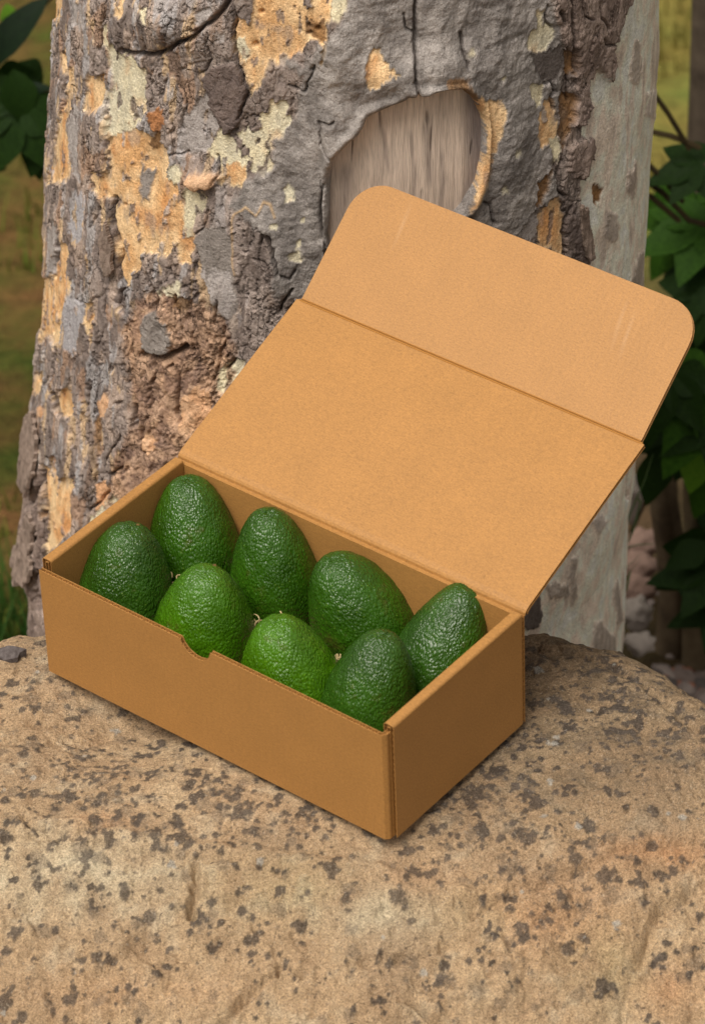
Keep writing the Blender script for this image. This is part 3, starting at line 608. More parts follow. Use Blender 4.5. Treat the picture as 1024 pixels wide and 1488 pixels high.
    crm_h = crm*(2.4*(cwi-.5) - 2.2*np.exp(-((cw2-cw1)/.10)**2)*mk2 + 2.0*fbm(S*70, Z*60, 3, 172))
    dk = np.clip(crk*pl, 0, 1)[..., None]*.5; c = c*(1-dk)+dk*lin(74, 60, 52)  # crack shade and dark inner bark, both painted into the colour
    H = crm_h + ho + pl*plate_h + ww*wrink + rf*1.1*fine + .5*strk*(pl+.3) + 3.0*big
    for x, y, rx, ry, mm in BUMPS: H += mm*np.exp(-(((px-x)/rx)**2+((py-y)/ry)**2))
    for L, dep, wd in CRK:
        d = line_d(px+3*n1+2.5*m1, py+3*n2+2.5*m2, L); g_ = np.exp(-(d/(wd*.9))**2); H -= 1.25*dep*g_; g_ = (g_*.5)[..., None]; c = c*(1-g_)+g_*lin(70, 57, 50)  # groove colour darkened too: corky inner bark plus painted shade
    # small knots and borer holes in the orange wood
    for x, y, r in ((379,19,3), (370,67,4), (452,48,3.5), (463,38,3.5), (450,36,3), (287,40,2.5), (455,97,2.5), (178,300,2)):
        H -= 6*np.exp(-(((px-x)/r)**2+((py-y)/r)**2))
    # the knot hole: bark lip rolls over, trunk drops away behind the bare wood
    sdh = poly_sd(wx0*.4+px*.6, wy0*.4+py*.6, HOLE)
    sdw = poly_sd(wx0*.4+px*.6, wy0*.4+py*.6, [(q[0]+(q[0]-590)*.06, q[1]+(q[1]-250)*.06) for q in HOLE])
    H += 6*np.exp(-((sdh+10)/8.0)**2)*(sdh > -60)
    H = np.where(sdh > -3, H*(1-sst(-3, 3, sdh)) - 34*sst(-3, 3, sdh), H)
    H = np.where(back, 3.0*big+2*fine, H)
    H *= sst(1.9, 1.2, Z)*.7+.3
    lim = np.where(Z < -.45, .9, 1); H *= lim
    P = trunk_at(T, Z, H*.001)
    flare = np.maximum(-.62-Z, 0); P[..., :2] += (P[..., :2]-np.stack([ext(Z, TCX), YC+0*Z], -1))*(np.minimum(flare, .3)*.55)[..., None]
    root = empty('gum_tree', Matrix.Translation((.03, YC, -.82)))
    tag(root, 'thick gum tree trunk with patchy peeling bark and a bare wood knot behind the box', 'tree')
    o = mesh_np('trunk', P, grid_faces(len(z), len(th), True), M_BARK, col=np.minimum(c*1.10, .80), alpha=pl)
    o.parent = root; o.matrix_parent_inverse = root.matrix_world.inverted()
    # bare wood in the knot
    tk = np.linspace(-.24, .50, 200); zk = np.linspace(-.02, .335, 170); T2, Z2 = np.meshgrid(tk, zk)
    S2 = R0*T2; gr = .7*fbm(S2*300, Z2*8, 3, 131) + .22*fbm(S2*120, Z2*5, 3, 139); ck = ridg(S2*95+.25*fbm(S2*20, Z2*14, 2, 135), Z2*5.5, 2, 132)
    brk = sst(-.05, .3, pn2(S2*70, Z2*16, 133))
    Hk = -5.5 + 1.0*gr - 2.6*sst(.86, .98, ck)*brk + 1.2*fbm(S2*12, Z2*4, 2, 134)
    t0 = .13; Hk -= 1000*.24*(1-np.cos(T2-t0))*(-.45)       # flatter than the trunk round it
    Pk = trunk_at(T2, Z2, Hk*.001); pkx, pky = proj(Pk)
    t = np.clip(.6+.38*gr+.5*fbm(S2*30, Z2*7, 3, 136), 0, 1)[..., None]
    ck_ = lin(150, 134, 122)*(1-t)+lin(204, 184, 166)*t
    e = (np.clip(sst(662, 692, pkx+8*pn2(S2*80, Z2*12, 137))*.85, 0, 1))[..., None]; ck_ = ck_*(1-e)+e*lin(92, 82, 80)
    for x, w, y0, y1 in ((620, 5, 170, 260), (598, 3, 180, 290), (560, 3, 175, 240), (500, 8, 230, 330), (640, 3, 210, 300)):
        e = (.5*np.exp(-((pkx-x+6*pn2(S2*9, Z2*20, 138))/w)**2)*sst(y0, y0+20, pky)*sst(y1+20, y1, pky))[..., None]; ck_ = ck_*(1-e)+e*lin(104, 92, 88)
    inh = (poly_sd(pkx, pky, HOLE) > -13).ravel(); fw = grid_faces(170, 200); fw = fw[inh[fw].all(1)]
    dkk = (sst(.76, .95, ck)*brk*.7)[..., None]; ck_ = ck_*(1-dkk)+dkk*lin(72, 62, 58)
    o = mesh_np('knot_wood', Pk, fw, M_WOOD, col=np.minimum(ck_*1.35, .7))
    o.parent = root; o.matrix_parent_inverse = root.matrix_world.inverted(); o['label'] = 'smooth weathered bare wood inside the knot'
    # loose flakes of bark standing off the trunk
    def flake(poly, off, curl, name='bark_flake', cols=((112, 98, 90), (92, 78, 72)), thick=.0035):
        # outline in photo pixels -> (theta, z) on the trunk
        pts = []
        for u, v in poly:
            bz = None
            best = (1e9, 0, 0)
            k = np.argmin((px-u)**2+(py-v)**2); iy, ix = divmod(int(k), len(th)); pts.append((T[iy, ix], Z[iy, ix]))
        pts = np.array(pts); t0_, t1_ = pts[:, 0].min(), pts[:, 0].max(); z0_, z1_ = pts[:, 1].min(), pts[:, 1].max()
        bm = bmesh.new(); n = 26; m_ = 40
        tt, zz = np.meshgrid(np.linspace(t0_, t1_, n), np.linspace(z0_, z1_, m_))
        w1 = .006*pn2(tt*90, zz*40, 201)
        inside = poly_sd(tt*1000 + 6*pn2(tt*60, zz*60, 202), zz*1000+6*pn2(tt*60, zz*60, 203), pts*1000) > 0
        tip = (zz-z0_)/(z1_-z0_)
        H_ = off + curl*(1-tip)**2 + 3.0*fbm(tt*26, zz*40, 4, 204) + 2.6*ridg(tt*26, zz*14, 3, 205)
        A = trunk_at(tt, zz, H_*.001); B = trunk_at(tt, zz, H_*.001-thick)
        va = {}; 
        def vtx(d, Pp, i, j):
            if (d, i, j) not in va: va[(d, i, j)] = bm.verts.new(Pp[i, j])
            return va[(d, i, j)]
        cell = inside[:-1, :-1] & inside[1:, 1:] & inside[:-1, 1:] & inside[1:, :-1]
        for i in range(m_-1):
            for j in range(n-1):
                if not cell[i, j]: continue
                q = [(i, j), (i, j+1), (i+1, j+1), (i+1, j)]
                bm.faces.new([vtx(0, A, *w) for w in q]); bm.faces.new([vtx(1, B, *w) for w in reversed(q)])
                for (ni, nj), (p, r) in (((i-1, j), (q[0], q[1])), ((i, j+1), (q[1], q[2])), ((i+1, j), (q[2], q[3])), ((i, j-1), (q[3], q[0]))):
                    if not (0 <= ni < m_-1 and 0 <= nj < n-1 and cell[ni, nj]):
                        bm.faces.new([vtx(0, A, *r), vtx(0, A, *p), vtx(1, B, *p), vtx(1, B, *r)])
        o = obj_bm(name, bm, M_FLAKE, None, False); o.parent = root; o.matrix_parent_inverse = root.matrix_world.inverted(); return o
    M_FLAKE = mat_plain('bark_flake', lin(150, 132, 120), lin(104, 90, 80), 130, .85, .2, .005)
    flake([(48,742),(54,760),(52,800),(58,832),(50,850),(40,845),(36,800),(40,765)], 4, 10)
    flake([(40,602),(52,596),(56,640),(54,690),(46,725),(38,700)], 3, 5)
    flake([(838,296),(848,300),(856,340),(858,372),(850,378),(842,350)], 3, 2)
    flake([(150,340),(160,320),(166,360),(170,392),(160,400),(152,380)], 3, 2)
build_tree()

# ------------------------------------------------------------------ the cardboard box
L, W, H = .33, .16362, .10639
T_ = .0036; LN = .0005
Hf = .09891; LA, LL, FA, FL, FX = .37442, .16386, .70455, .10917, .00388
BOXM = Matrix.Rotation(-YAW, 4, 'Z') @ Matrix.Translation((-L/2, -W/2, 0))
_Bi = np.array(BOXM.inverted())
def to_box(p): return _Bi[:3, :3] @ p + _Bi[:3, 3]
def box_ray(x, y):
    o = to_box(CAM); d = _Bi[:3, :3] @ ray(x, y); return o, d
box = empty('cardboard_box', BOXM)
tag(box, 'open brown cardboard mailer box with raised lid full of avocados on the boulder', 'box')

def sheet(bm, path, a, b, e0, e1, fr):
    """strip between offsets a and b of a 2D path, run from e0 to e1 along the third axis; fr maps (u, v, e) to 3D"""
    path = np.array(path, float); n = len(path)
    tg = np.gradient(path, axis=0); tg /= np.linalg.norm(tg, axis=1)[:, None]+1e-12; nm = np.stack([-tg[:, 1], tg[:, 0]], 1)
    for i in range(1, n-1):   # mitre
        d1 = path[i]-path[i-1]; d2 = path[i+1]-path[i]; d1 /= np.linalg.norm(d1); d2 /= np.linalg.norm(d2)
        q = d1+d2; q /= np.linalg.norm(q)+1e-12; nm[i] = np.array([-q[1], q[0]])/max(.5, float(np.dot(q, d1)))
    for i, (p, q) in ((0, (0, 1)), (n-1, (n-2, n-1))):
        d = path[q]-path[p]; d /= np.linalg.norm(d); nm[i] = (-d[1], d[0])
    vs = [[bm.verts.new(fr(*(path[i]+nm[i]*o), e)) for o, e in ((a, e0), (b, e0), (b, e1), (a, e1))] for i in range(n)]
    for i in range(n-1):
        for k in range(4):
            bm.faces.new((vs[i][k], vs[i+1][k], vs[i+1][(k+1) % 4], vs[i][(k+1) % 4]))
    bm.faces.new(vs[0][::-1]); bm.faces.new(vs[-1])
def resample(path, step):
    path = np.array(path, float); s = np.concatenate([[0], np.cumsum(np.linalg.norm(np.diff(path, axis=0), axis=1))])
    n = max(2, int(s[-1]/step)); u = np.linspace(0, s[-1], n+1)
    return np.stack([np.interp(u, s, path[:, 0]), np.interp(u, s, path[:, 1])], 1), u
def wave(path, pitch=.0056, t=T_):
    p, s = resample(path, pitch/8); tg = np.gradient(p, axis=0); tg /= np.linalg.norm(tg, axis=1)[:, None]+1e-12
    nm = np.stack([-tg[:, 1], tg[:, 0]], 1)
    return p + nm*(t/2+(t/2-LN*1.1)*np.sin(2*PI*s/pitch))[:, None]
def board(bm, path, e0, e1, fr, open0=True, open1=True, t=T_, deep=False):
    """corrugated board following a path: two liners, a core set back from the cut ends and the wavy medium seen there"""
    sheet(bm, path, 0, LN, e0, e1, fr); sheet(bm, path, t-LN, t, e0, e1, fr)
    dp = .007 if deep else .0022
    sheet(bm, path, LN*1.02, t-LN*1.02, e0+dp, e1-.0022, fr)
    w = wave(path, t=t)
    if open0: sheet(bm, w, -.00015, .00015, e0+(.0016 if deep else .0003), e0+dp, fr)
    if open1: sheet(bm, w, -.00015, .00015, e1-.0022, e1-.0003, fr)
def plate(bm, poly, y0, y1, fr):
    """extruded 2D polygon between offsets y0 and y1"""
    A = [bm.verts.new(fr(u, y0, v)) for u, v in poly]; B = [bm.verts.new(fr(u, y1, v)) for u, v in poly]
    bm.faces.new(A); bm.faces.new(B[::-1]); n = len(poly)
    for i in range(n): bm.faces.new((A[i], B[i], B[(i+1) % n], A[(i+1) % n]))
def inset(poly, d, keep=lambda p: False):
    """move a CCW outline inwards by d"""
    p = np.array(poly, float); n = len(p); out = []
    for i in range(n):
        a = p[i]-p[i-1]; b = p[(i+1) % n]-p[i]; a /= np.linalg.norm(a); b /= np.linalg.norm(b)
        q = a+b; q /= np.linalg.norm(q)+1e-12; out.append(p[i]+np.array([-q[1], q[0]])*d/max(.5, float(np.dot(q, a))))
    return np.array(out)
def edge_wave(bm, pts, fr, depth=.0022, t=T_):
    """wavy medium along an open cut edge of a flat panel: pts in panel plane, running so that the inside is to the left"""
    p, s = resample(pts, .0007); tg = np.gradient(p, axis=0); tg /= np.linalg.norm(tg, axis=1)[:, None]+1e-12; nm = np.stack([-tg[:, 1], tg[:, 0]], 1)
    off = t/2+(t/2-LN)*np.sin(2*PI*s/.0056); vs = []
    for i in range(len(p)):
        a = p[i]+nm[i]*.0003; b = p[i]+nm[i]*depth
        q = tg[i]*.00016
        vs.append([bm.verts.new(fr(a[0], off[i], a[1])), bm.verts.new(fr(b[0], off[i], b[1]))])
    for i in range(len(p)-1): bm.faces.new((vs[i][0], vs[i+1][0], vs[i+1][1], vs[i][1]))

def part(name, bm, m=None, parent=box): 
    bmesh.ops.recalc_face_normals(bm, faces=bm.faces)
    return obj_bm(name, bm, m or M_KRAFT, parent)
# base
bm = bmesh.new(); board(bm, [(T_, .0002), (L-T_, .0002)], T_, W-T_, lambda u, v, e: (u, e, v)); part('base_panel', bm)
# front panel with its thumb notch
nt = []
for x, y in ((262, 936), (266, 945), (273, 955), (282.5, 963.5), (290, 967.5), (297, 969), (301, 967.5), (304, 964), (306, 957.6)):
    o_, d_ = box_ray(x, y); p = o_+d_*(-o_[1]/d_[1]); nt.append((p[0], p[2]))
nt = np.array(nt); top0, top1 = nt[0][1], nt[-1][1]; nt[:, 1] += np.linspace(Hf-top0, Hf-top1, len(nt))
XF = L-.0068
top = [(XF, Hf)] + [tuple(q) for q in nt[::-1]] + [(.0015, Hf)]
dip = lambda x: -.0009*math.exp(-((x-.02)/.02)**2)
outline = [(.0008, 0), (XF, 0)] + top
frf = lambda u, v, e: (u, v, e)
bm = bmesh.new()
plate(bm, outline, 0, LN, frf); plate(bm, outline, T_-LN, T_, frf); plate(bm, inset(outline, .0020), LN*1.02, T_-LN*1.02, frf)
edge_wave(bm, top, frf)
# the panel wraps round the near corner and tucks into the double side wall
arc = [(XF, 0), (XF+.0008, .0002), (XF+.0030, .0024), (XF+.0034, .0034), (XF+.0032, .012)]
zt = Hf+.0008
sheet(bm, arc, 0, LN, .0003, zt, lambda u, v, e: (u, v, e)); sheet(bm, arc, T_-LN, T_, .0003, zt, lambda u, v, e: (u, v, e)); sheet(bm, arc, LN, T_-LN, .002, zt-.0015, lambda u, v, e: (u, v, e))
sheet(bm, wave(arc), -.00015, .00015, zt-.0016, zt-.0003, lambda u, v, e: (u, v, e))
part('front_panel', bm)
# side panels: the board rolls over the top and comes down inside
def side(sgn):
    X = (lambda d: L-d) if sgn > 0 else (lambda d: d)
    k = .0022; D = .0088
    path = [(0, .0008), (0, H-k)] + [(k-k*math.cos(a), H-k+k*math.sin(a)) for a in np.linspace(.3, PI/2, 4)] + [(D-k+k*math.sin(a), H-k+k*math.cos(a)) for a in np.linspace(0, PI/2, 5)] + [(D, T_+.001)]
    path = [(X(u), v) for u, v in path]
    if sgn < 0: path = path[::-1]
    path = path if sgn > 0 else path
    bm = bmesh.new(); y0, y1 = .0062, W-T_-.0006
    fr = lambda u, v, e: (u, e, v)
    # path runs up the outside, over, and down the inside; the board lies on its inner side
    board(bm, path, y0, y1, fr, True, False, .0033, True)
    part('side_panel', bm)
side(1); side(-1)
# back panel
bm = bmesh.new(); board(bm, [(W, 0.0003), (W, H-.0042)], .0006, L-.0006, lambda u, v, e: (e, u, v), True, True); part('back_panel', bm)
# lid: fold, then the flat sheet; in the (y, z) plane
fr_yz = lambda u, v, e: (e, u, v)
r_in = .0042; ang1 = LA      # lid direction (cos, sin)
dl = np.array([math.cos(LA), math.sin(LA)]); P0 = np.array([W-.0002, H])
lp = [(W, H-.0040), (W+.0001, H-.0022)] + [(W+.0009, H-.0006), tuple(P0+dl*.0032+np.array([.0006, -.0002]))]
P1 = P0+dl*(LL-.0012)
lidpath = [(W, H-.0041), (W+.0003, H-.0020), (W+.0016, H-.0002), tuple(P0+dl*.006), tuple(P0+dl*.05), tuple(P0+dl*.11+np.array([0, .0004])), tuple(P1-dl*.004), tuple(P1)]
bm = bmesh.new()
lid_in = T_
# the liner facing the camera is the path itself (offset 0), the board lies behind it
def board_lid(bm, path, e0, e1, chamfer=0):
    sheet(bm, path, -LN, 0, e0, e1, fr_yz); sheet(bm, path, -T_, -T_+LN, e0, e1, fr_yz); sheet(bm, path, -T_+LN*1.02, -LN*1.02, e0+.0016, e1-.0016, fr_yz)
    w, s = resample(path[3:], .0007); tg = np.gradient(w, axis=0); tg /= np.linalg.norm(tg, axis=1)[:, None]; nm = np.stack([-tg[:, 1], tg[:, 0]], 1)
    w2 = w + nm*(-T_/2+(T_/2-LN)*np.sin(2*PI*s/.0056))[:, None]
    sheet(bm, w2, -.00015, .00015, e0+.0003, e0+.0018, fr_yz); sheet(bm, w2, -.00015, .00015, e1-.0018, e1-.0003, fr_yz)
board_lid(bm, lidpath, 0.0, L)
lid = part('lid', bm)
# tuck flap: its own frame along the far edge of the lid, rounded corners
df = np.array([math.cos(FA), math.sin(FA)]); nf = np.array([-df[1], df[0]])
P2 = P0+dl*LL
flap = bpy.data.objects.new('tuck_flap', bpy.data.meshes.new('tuck_flap')); 
def rounded(w, h, r):
    pts = [(0, 0), (w, 0)]
    for a in np.linspace(0, PI/2, 12): pts.append((w-r+r*math.cos(a), h-r+r*math.sin(a)))
    for a in np.linspace(PI/2, PI, 12): pts.append((r+r*math.cos(a), h-r+r*math.sin(a)))
    return pts
wf = L-2*FX; ol = rounded(wf, FL, .0285)
frl = lambda u, v, e: (u, e, v)          # local: x along the edge, y up the flap, z towards the camera
bm = bmesh.new()
bow = lambda u, e: .0012*math.sin(PI*u/wf)
plate(bm, ol, 0, -LN, frl); plate(bm, ol, -T_, -T_+LN, frl); plate(bm, inset(ol, .0016), -LN*1.02, -T_+LN*1.02, frl)
ew = [ol[1]] + ol[2:14]; edge_wave(bm, [(u, v) for u, v in ol[1:27]]+[ol[0]], lambda u, v, e: (u, e, v-T_))
bmesh.ops.recalc_face_normals(bm, faces=bm.faces)
flap = obj_bm('tuck_flap', bm, M_FLAP, lid)
R3 = Matrix(((1, 0, 0, FX), (0, df[0], nf[0], P2[0]), (0, df[1], nf[1], P2[1]), (0, 0, 0, 1)))
flap.matrix_local = R3; flap['label'] = 'paler tuck flap with rounded corners and rubbed marks'
# score lines where the flap bends from the lid
bm = bmesh.new()
def bead(c, r, e0, e1):
    pts = [(c[0]+r*math.cos(a), c[1]+r*math.sin(a)) for a in np.linspace(0, 2*PI, 9)[:-1]]
    A = [bm.verts.new((e0, *p)) for p in pts]; B = [bm.verts.new((e1, *p)) for p in pts]
    for i in range(8): bm.faces.new((A[i], A[(i+1) % 8], B[(i+1) % 8], B[i]))
    bm.faces.new(A[::-1]); bm.faces.new(B)
M_CREASE = mat_plain('kraft_crease', KRAFT*np.array([.95, .86, .62]), KRAFT*np.array([1.0, .95, .75]), 300, .6, .3, .0004)
bead(P1-dl*.0002+np.array([0, .0001]), .00055, FX, L-FX); bead(P2+df*.0006+nf*.0001, .0005, FX, L-FX); bead((P1+P2)/2-np.array([0, .0011]), .0013, FX*.5, L-FX*.5)
part('score_line', bm, M_CREASE, lid)

# ------------------------------------------------------------------ avocados
AV = [ # centre x, y in photo pixels, width m, length m, tilt of the narrow end (right, away), egg factor, shade, label
 (180, 848, .0750, .104, (.16, .06), .20, 1, 'avocado at the left front corner of the box against the left wall'),
 (281, 781, .0715, .102, (-.03, .20), .19, 0, 'avocado in the back left corner of the box touching the back wall'),
 (398, 834, .0690, .112, (-.06, .10), .19, 0, 'tall avocado second from the left in the back row'),
 (520, 889, .0775, .106, (-.36, .04), .20, 0, 'wide avocado third from the left in the back row leaning left'),
 (644, 941, .0690, .104, (.40, .26), .22, 1, 'avocado in the back right corner leaning right on the right wall'),
 (299, 905, .0765, .102, (.06, -.04), .22, 2, 'bright green avocado standing right behind the thumb notch'),
 (421, 979, .0745, .100, (-.16, .02), .20, 3, 'bright green avocado just right of the thumb notch in the front row'),
 (540, 1008, .0690, .104, (.22, .12), .20, 1, 'avocado at the front right corner of the box beside the near corner'),
]
G0 = [lin(46, 84, 10), lin(46, 82, 16), lin(62, 106, 8), lin(68, 114, 6)]
MA = [mat_avo(i, g, s) for i, (g, s) in enumerate(zip(G0, [lin(120, 150, 50), lin(120, 145, 60), lin(130, 170, 50), lin(130, 175, 45)]))]
M_SCAR = mat_plain('stem_scar', lin(120, 96, 52), lin(72, 52, 30), 500, .8, .2, .001)
def build_avo(i, u, v, wid, ln, tilt, egg, shade, label):
    o_, d_ = box_ray(u, v); zc = .058; p = o_+d_*((zc-o_[2])/d_[2])
    pw = np.array(BOXM @ Vector(p))
    n, m = 120, 132
    ph = np.linspace(-PI/2, PI/2, n)[:, None]; th = np.linspace(0, 2*PI, m, endpoint=False)[None, :]
    s = np.sin(ph)
    rad = wid/2*np.cos(ph)**.60*(1-(.09+1.08*egg)*s)*(1+.04*np.cos(2*ph))/(1.0)
    rad = rad/rad.max()*wid/2*1.035
    asym = 1+.035*np.cos(th-1.3*i)*np.ones_like(ph)
    x = rad*asym*np.cos(th); y = rad*asym*np.sin(th); z = ln/2*s+0*th
    # pebbled skin
    k = wid/2
    a, b = np.broadcast_to(th*16/PI*1.9, x.shape), np.broadcast_to(ph*k/.0026, x.shape)
    lump = .0005*pn2(th*3+ph*2, ph*4+i*7.3+0*th, 300+i)+ .0003*pn2(th*9/PI*3, ph*14+0*th, 320+i)
    q = np.stack([x, y, z], -1); nr = q/np.linalg.norm(q, axis=-1, keepdims=True); q = q+nr*lump[..., None]
    M = Matrix.Translation(Vector(pw)) @ Euler((-tilt[1], tilt[0], rng.random()*0)).to_matrix().to_4x4() @ Matrix.Rotation(rng.random()*6.28, 4, 'Z')
    root = mesh_np('avocado' , q, grid_faces(n, m, True), MA[shade])
    root.matrix_world = M
    tag(root, label, 'avocado', 'avocados packed in the cardboard box')
    if i in SCAR:
        mw = np.array(root.matrix_world); tip = mw[:3, :3] @ np.array([0, 0, 1.0]); cr = np.array(RM.to_3x3())
        d = tip + cr[:, 0]*SCAR[i][0] + cr[:, 2]*SCAR[i][1]; dl_ = mw[:3, :3].T @ d; dl_ /= np.linalg.norm(dl_)
        k = np.argmax((q.reshape(-1, 3) @ dl_)/np.linalg.norm(q.reshape(-1, 3), axis=1)); pt = q.reshape(-1, 3)[k]
        bm = bmesh.new(); bmesh.ops.create_uvsphere(bm, u_segments=10, v_segments=6, radius=.0017)
        for vv in bm.verts:
            vv.co.z *= .6; vv.co.x *= 1+.25*random.uniform(-1, 1); vv.co.y *= 1+.25*random.uniform(-1, 1); vv.co += Vector(pt)
        obj_bm('stem_scar', bm, M_SCAR, root, True)
SCAR = {0: (.10, -.12), 1: (.75, -.3), 4: (.75, .1), 5: (.1, -.2)}
for i, a in enumerate(AV): build_avo(i, *a)

# ------------------------------------------------------------------ straw packing
def build_straw():
    V = []; Fc = []
    def strand(p, d, n, r, curl, st=.0035):
        nonlocal V, Fc
        b = len(V); pos = np.array(p, float); dr = np.array(d, float); ax = rng.normal(size=3); ax /= np.linalg.norm(ax)
        for k in range(n):
            dr = dr + curl*np.cross(ax, dr)+rng.normal(size=3)*.06; dr /= np.linalg.norm(dr)
            if pos[2] < .006: dr[2] = abs(dr[2])
            s = np.cross(dr, [0.3, .2, 1]); s /= np.linalg.norm(s); t = np.cross(dr, s)
            for q in range(4):
                a = q*PI/2; V.append(pos+r*(math.cos(a)*s*1.5+math.sin(a)*t*.6))
            if k:
                for q in range(4): Fc.append((b+(k-1)*4+q, b+(k-1)*4+(q+1) % 4, b+k*4+(q+1) % 4, b+k*4+q))
            pos = pos+dr*st
            pos[0] = min(max(pos[0], .014), L-.014); pos[1] = min(max(pos[1], .008), W-.009); pos[2] = min(pos[2], .060)
    for k in range(420):
        strand((rng.uniform(.02, L-.02), rng.uniform(.012, W-.012), rng.uniform(.006, .022)), rng.normal(size=3)*[1, 1, .4], 16, .0005, rng.uniform(.1, .45))
    for (u, v, z) in ((250, 852, .05), (252, 858, .046), (247, 846, .052), (488, 966, .052), (484, 962, .056), (492, 972, .05), (494, 985, .045), (130, 812, .050), (127, 820, .046), (371, 912, .046), (604, 960, .046), (378, 918, .044)):
        o_, d_ = box_ray(u, v)
        for q in range(5):
            p = o_+d_*((z+.002-o_[2])/d_[2]); strand(p+rng.normal(size=3)*.003, rng.normal(size=3)*[1, 1, .7], 16, .0005, rng.uniform(.45, .9), .0018)
    V = np.array(V); Mx = np.array(BOXM); V = V @ Mx[:3, :3].T + Mx[:3, 3]
    o = mesh_np('packing_straw', V, Fc, mat_plain('straw', lin(214, 196, 150)*.9, lin(176, 150, 100)*.9, 200, .6, .3, .0002), smooth=True)
    tag(o, 'thin pale wood wool strands showing between the avocados', 'packing straw', kind='stuff')
build_straw()

# ------------------------------------------------------------------ chip of bark lying on the boulder
def build_chip():
    p = on_z(10, 934, .004); bm = bmesh.new(); n = 14
    ring = [(math.cos(a)*.0115*(1+.3*random.uniform(-1, 1)), math.sin(a)*.0075*(1+.3*random.uniform(-1, 1))) for a in np.linspace(0, 2*PI, n, endpoint=False)]
    top = [bm.verts.new((x, y, .004+.0015*random.uniform(-1, 1)+.10*x)) for x, y in ring]; mid = [bm.verts.new((x*.5, y*.5, .0075+.001*random.uniform(-1, 1)+.1*x)) for x, y in ring]
    bot = [bm.verts.new((x*.95, y*.95, 0)) for x, y in ring]; c = bm.verts.new((0, 0, .0078)); cb = bm.verts.new((0, 0, 0))
    for i in range(n):
        j = (i+1) % n
        bm.faces.new((top[i], top[j], mid[j], mid[i])); bm.faces.new((bot[i], bot[j], top[j], top[i])); bm.faces.new((mid[i], mid[j], c)); bm.faces.new((bot[j], bot[i], cb))
    o = obj_bm('bark_chip', bm, mat_plain('chip', lin(112, 104, 102)*.85, lin(78, 70, 68)*.85, 260, .85, .2, .002))
    o.location = (p[0], p[1], rock_z(p[0], p[1])-.0006)
    tag(o, 'small dark grey bark chip lying on the left back edge of the boulder', 'bark chip')
build_chip()

# ------------------------------------------------------------------ behind: gravel, stones, slender trunks, leafy shrubs, grass
def blob_mesh(name, r, seed, m, seg=12, amp=.22):
    ph = np.linspace(-PI/2, PI/2, seg)[:, None]; th = np.linspace(0, 2*PI, seg*2, endpoint=False)[None, :]
    q = np.stack([np.cos(ph)*np.cos(th), np.cos(ph)*np.sin(th), np.sin(ph)+0*th], -1)
    k = 1+amp*pn2(q[..., 0]*1.6+seed*3.1, q[..., 1]*1.6+q[..., 2]*1.9, seed)+.5*amp*pn2(q[..., 2]*3+seed, q[..., 0]*3.4-q[..., 1]*2, seed+3)
    V = q*k[..., None]*np.array(r); Fq = grid_faces(seg, seg*2, True); return V.reshape(-1, 3), Fq
M_ST = [mat_plain('pebble', lin(*a)*.8, lin(*b)*.8, 60, .8, .25, .002) for a, b in (((176, 160, 150), (140, 128, 122)), ((150, 132, 122), (112, 100, 94)), ((120, 110, 106), (84, 78, 74)), ((182, 124, 96), (140, 98, 80)))]
def build_gravel():
    lay = []
    def gz(x, y): return float(ground_z(x, y))
    for k in range(130):           # stones one can pick out, right behind the boulder
        u, v = rng.uniform(905, 1060), rng.uniform(938, 1050)
        p = on_z(u, v, -.80); r = rng.uniform(.007, .018)
        lay.append((p[0], p[1], r))
    sh = [mesh_np('pebble', *blob_mesh('p', (1, .8, .62), 40+i, None, 8, .3), M_ST[i % 4]) for i in range(8)]
    for i, (x, y, r) in enumerate(lay):
        o = sh[i] if i < 8 else link(sh[rng.integers(0, 8)].copy())
        o.location = (x, y, gz(x, y)+r*.35); o.scale = (r, r, r); o.rotation_euler = (rng.uniform(-.3, .3), rng.uniform(-.3, .3), rng.uniform(0, 6))
        o['label'] = ('small pale grey pebble', 'small brownish grey pebble', 'small dark grey pebble', 'small rusty red pebble')[M_ST.index(o.data.materials[0])]+' in the gravel at the foot of the tree'; o['category'] = 'pebble'; o['group'] = 'pebbles in the gravel right of the tree'
    V = []; Fq = []; off = 0
    for k in range(900):
        x = rng.uniform(.20, .95); y = rng.uniform(.45, 1.25); r = rng.uniform(.003, .010); v, f = blob_mesh('g', (r, r*.8, r*.6), k % 11, None, 4, .3)
        V.append(v+np.array([x, y, gz(x, y)+r*.2])); Fq.append(f+off); off += len(v)
    tag(mesh_np('gravel', np.concatenate(V), np.concatenate(Fq), M_ST[0], smooth=False), 'dark fine gravel on the ground behind the boulder', 'gravel', kind='stuff')
build_gravel()
def build_stones():
    M = [mat_plain('pink_stone', lin(*a)*.85, lin(*b)*.85, 14, .85, .2, .004) for a, b in (((172, 142, 126), (140, 116, 104)), ((190, 178, 166), (150, 140, 132)))]
    for (u, v, Y, r, k, lab) in ((926, 822, 1.12, (.021, .02, .014), 0, 'pinkish stone behind the right edge of the gum tree, topmost of the heap'), (924, 858, 1.08, (.022, .02, .016), 0, 'pinkish rounded stone in the middle of the heap right of the gum tree'),
                           (934, 790, 1.16, (.020, .02, .015), 0, 'dull pink stone just above the grass blades right of the gum tree'), (925, 890, 1.02, (.017, .02, .018), 1, 'pale grey stone low in the heap right of the gum tree'),
                           (914, 722, 1.20, (.015, .012, .034), 1, 'long pale stone leaning beside the gum tree under the lid corner'), (930, 935, .92, (.016, .016, .012), 1, 'greyish stone at the edge of the pebbles right of the gum tree')):
        p = on_y(u, v, Y); o = mesh_np('stone', *blob_mesh('s', r, k*7+int(u), None, 16, .25), M[k]); o.location = p; tag(o, lab, 'stone', 'stones heaped right of the gum tree')
build_stones()
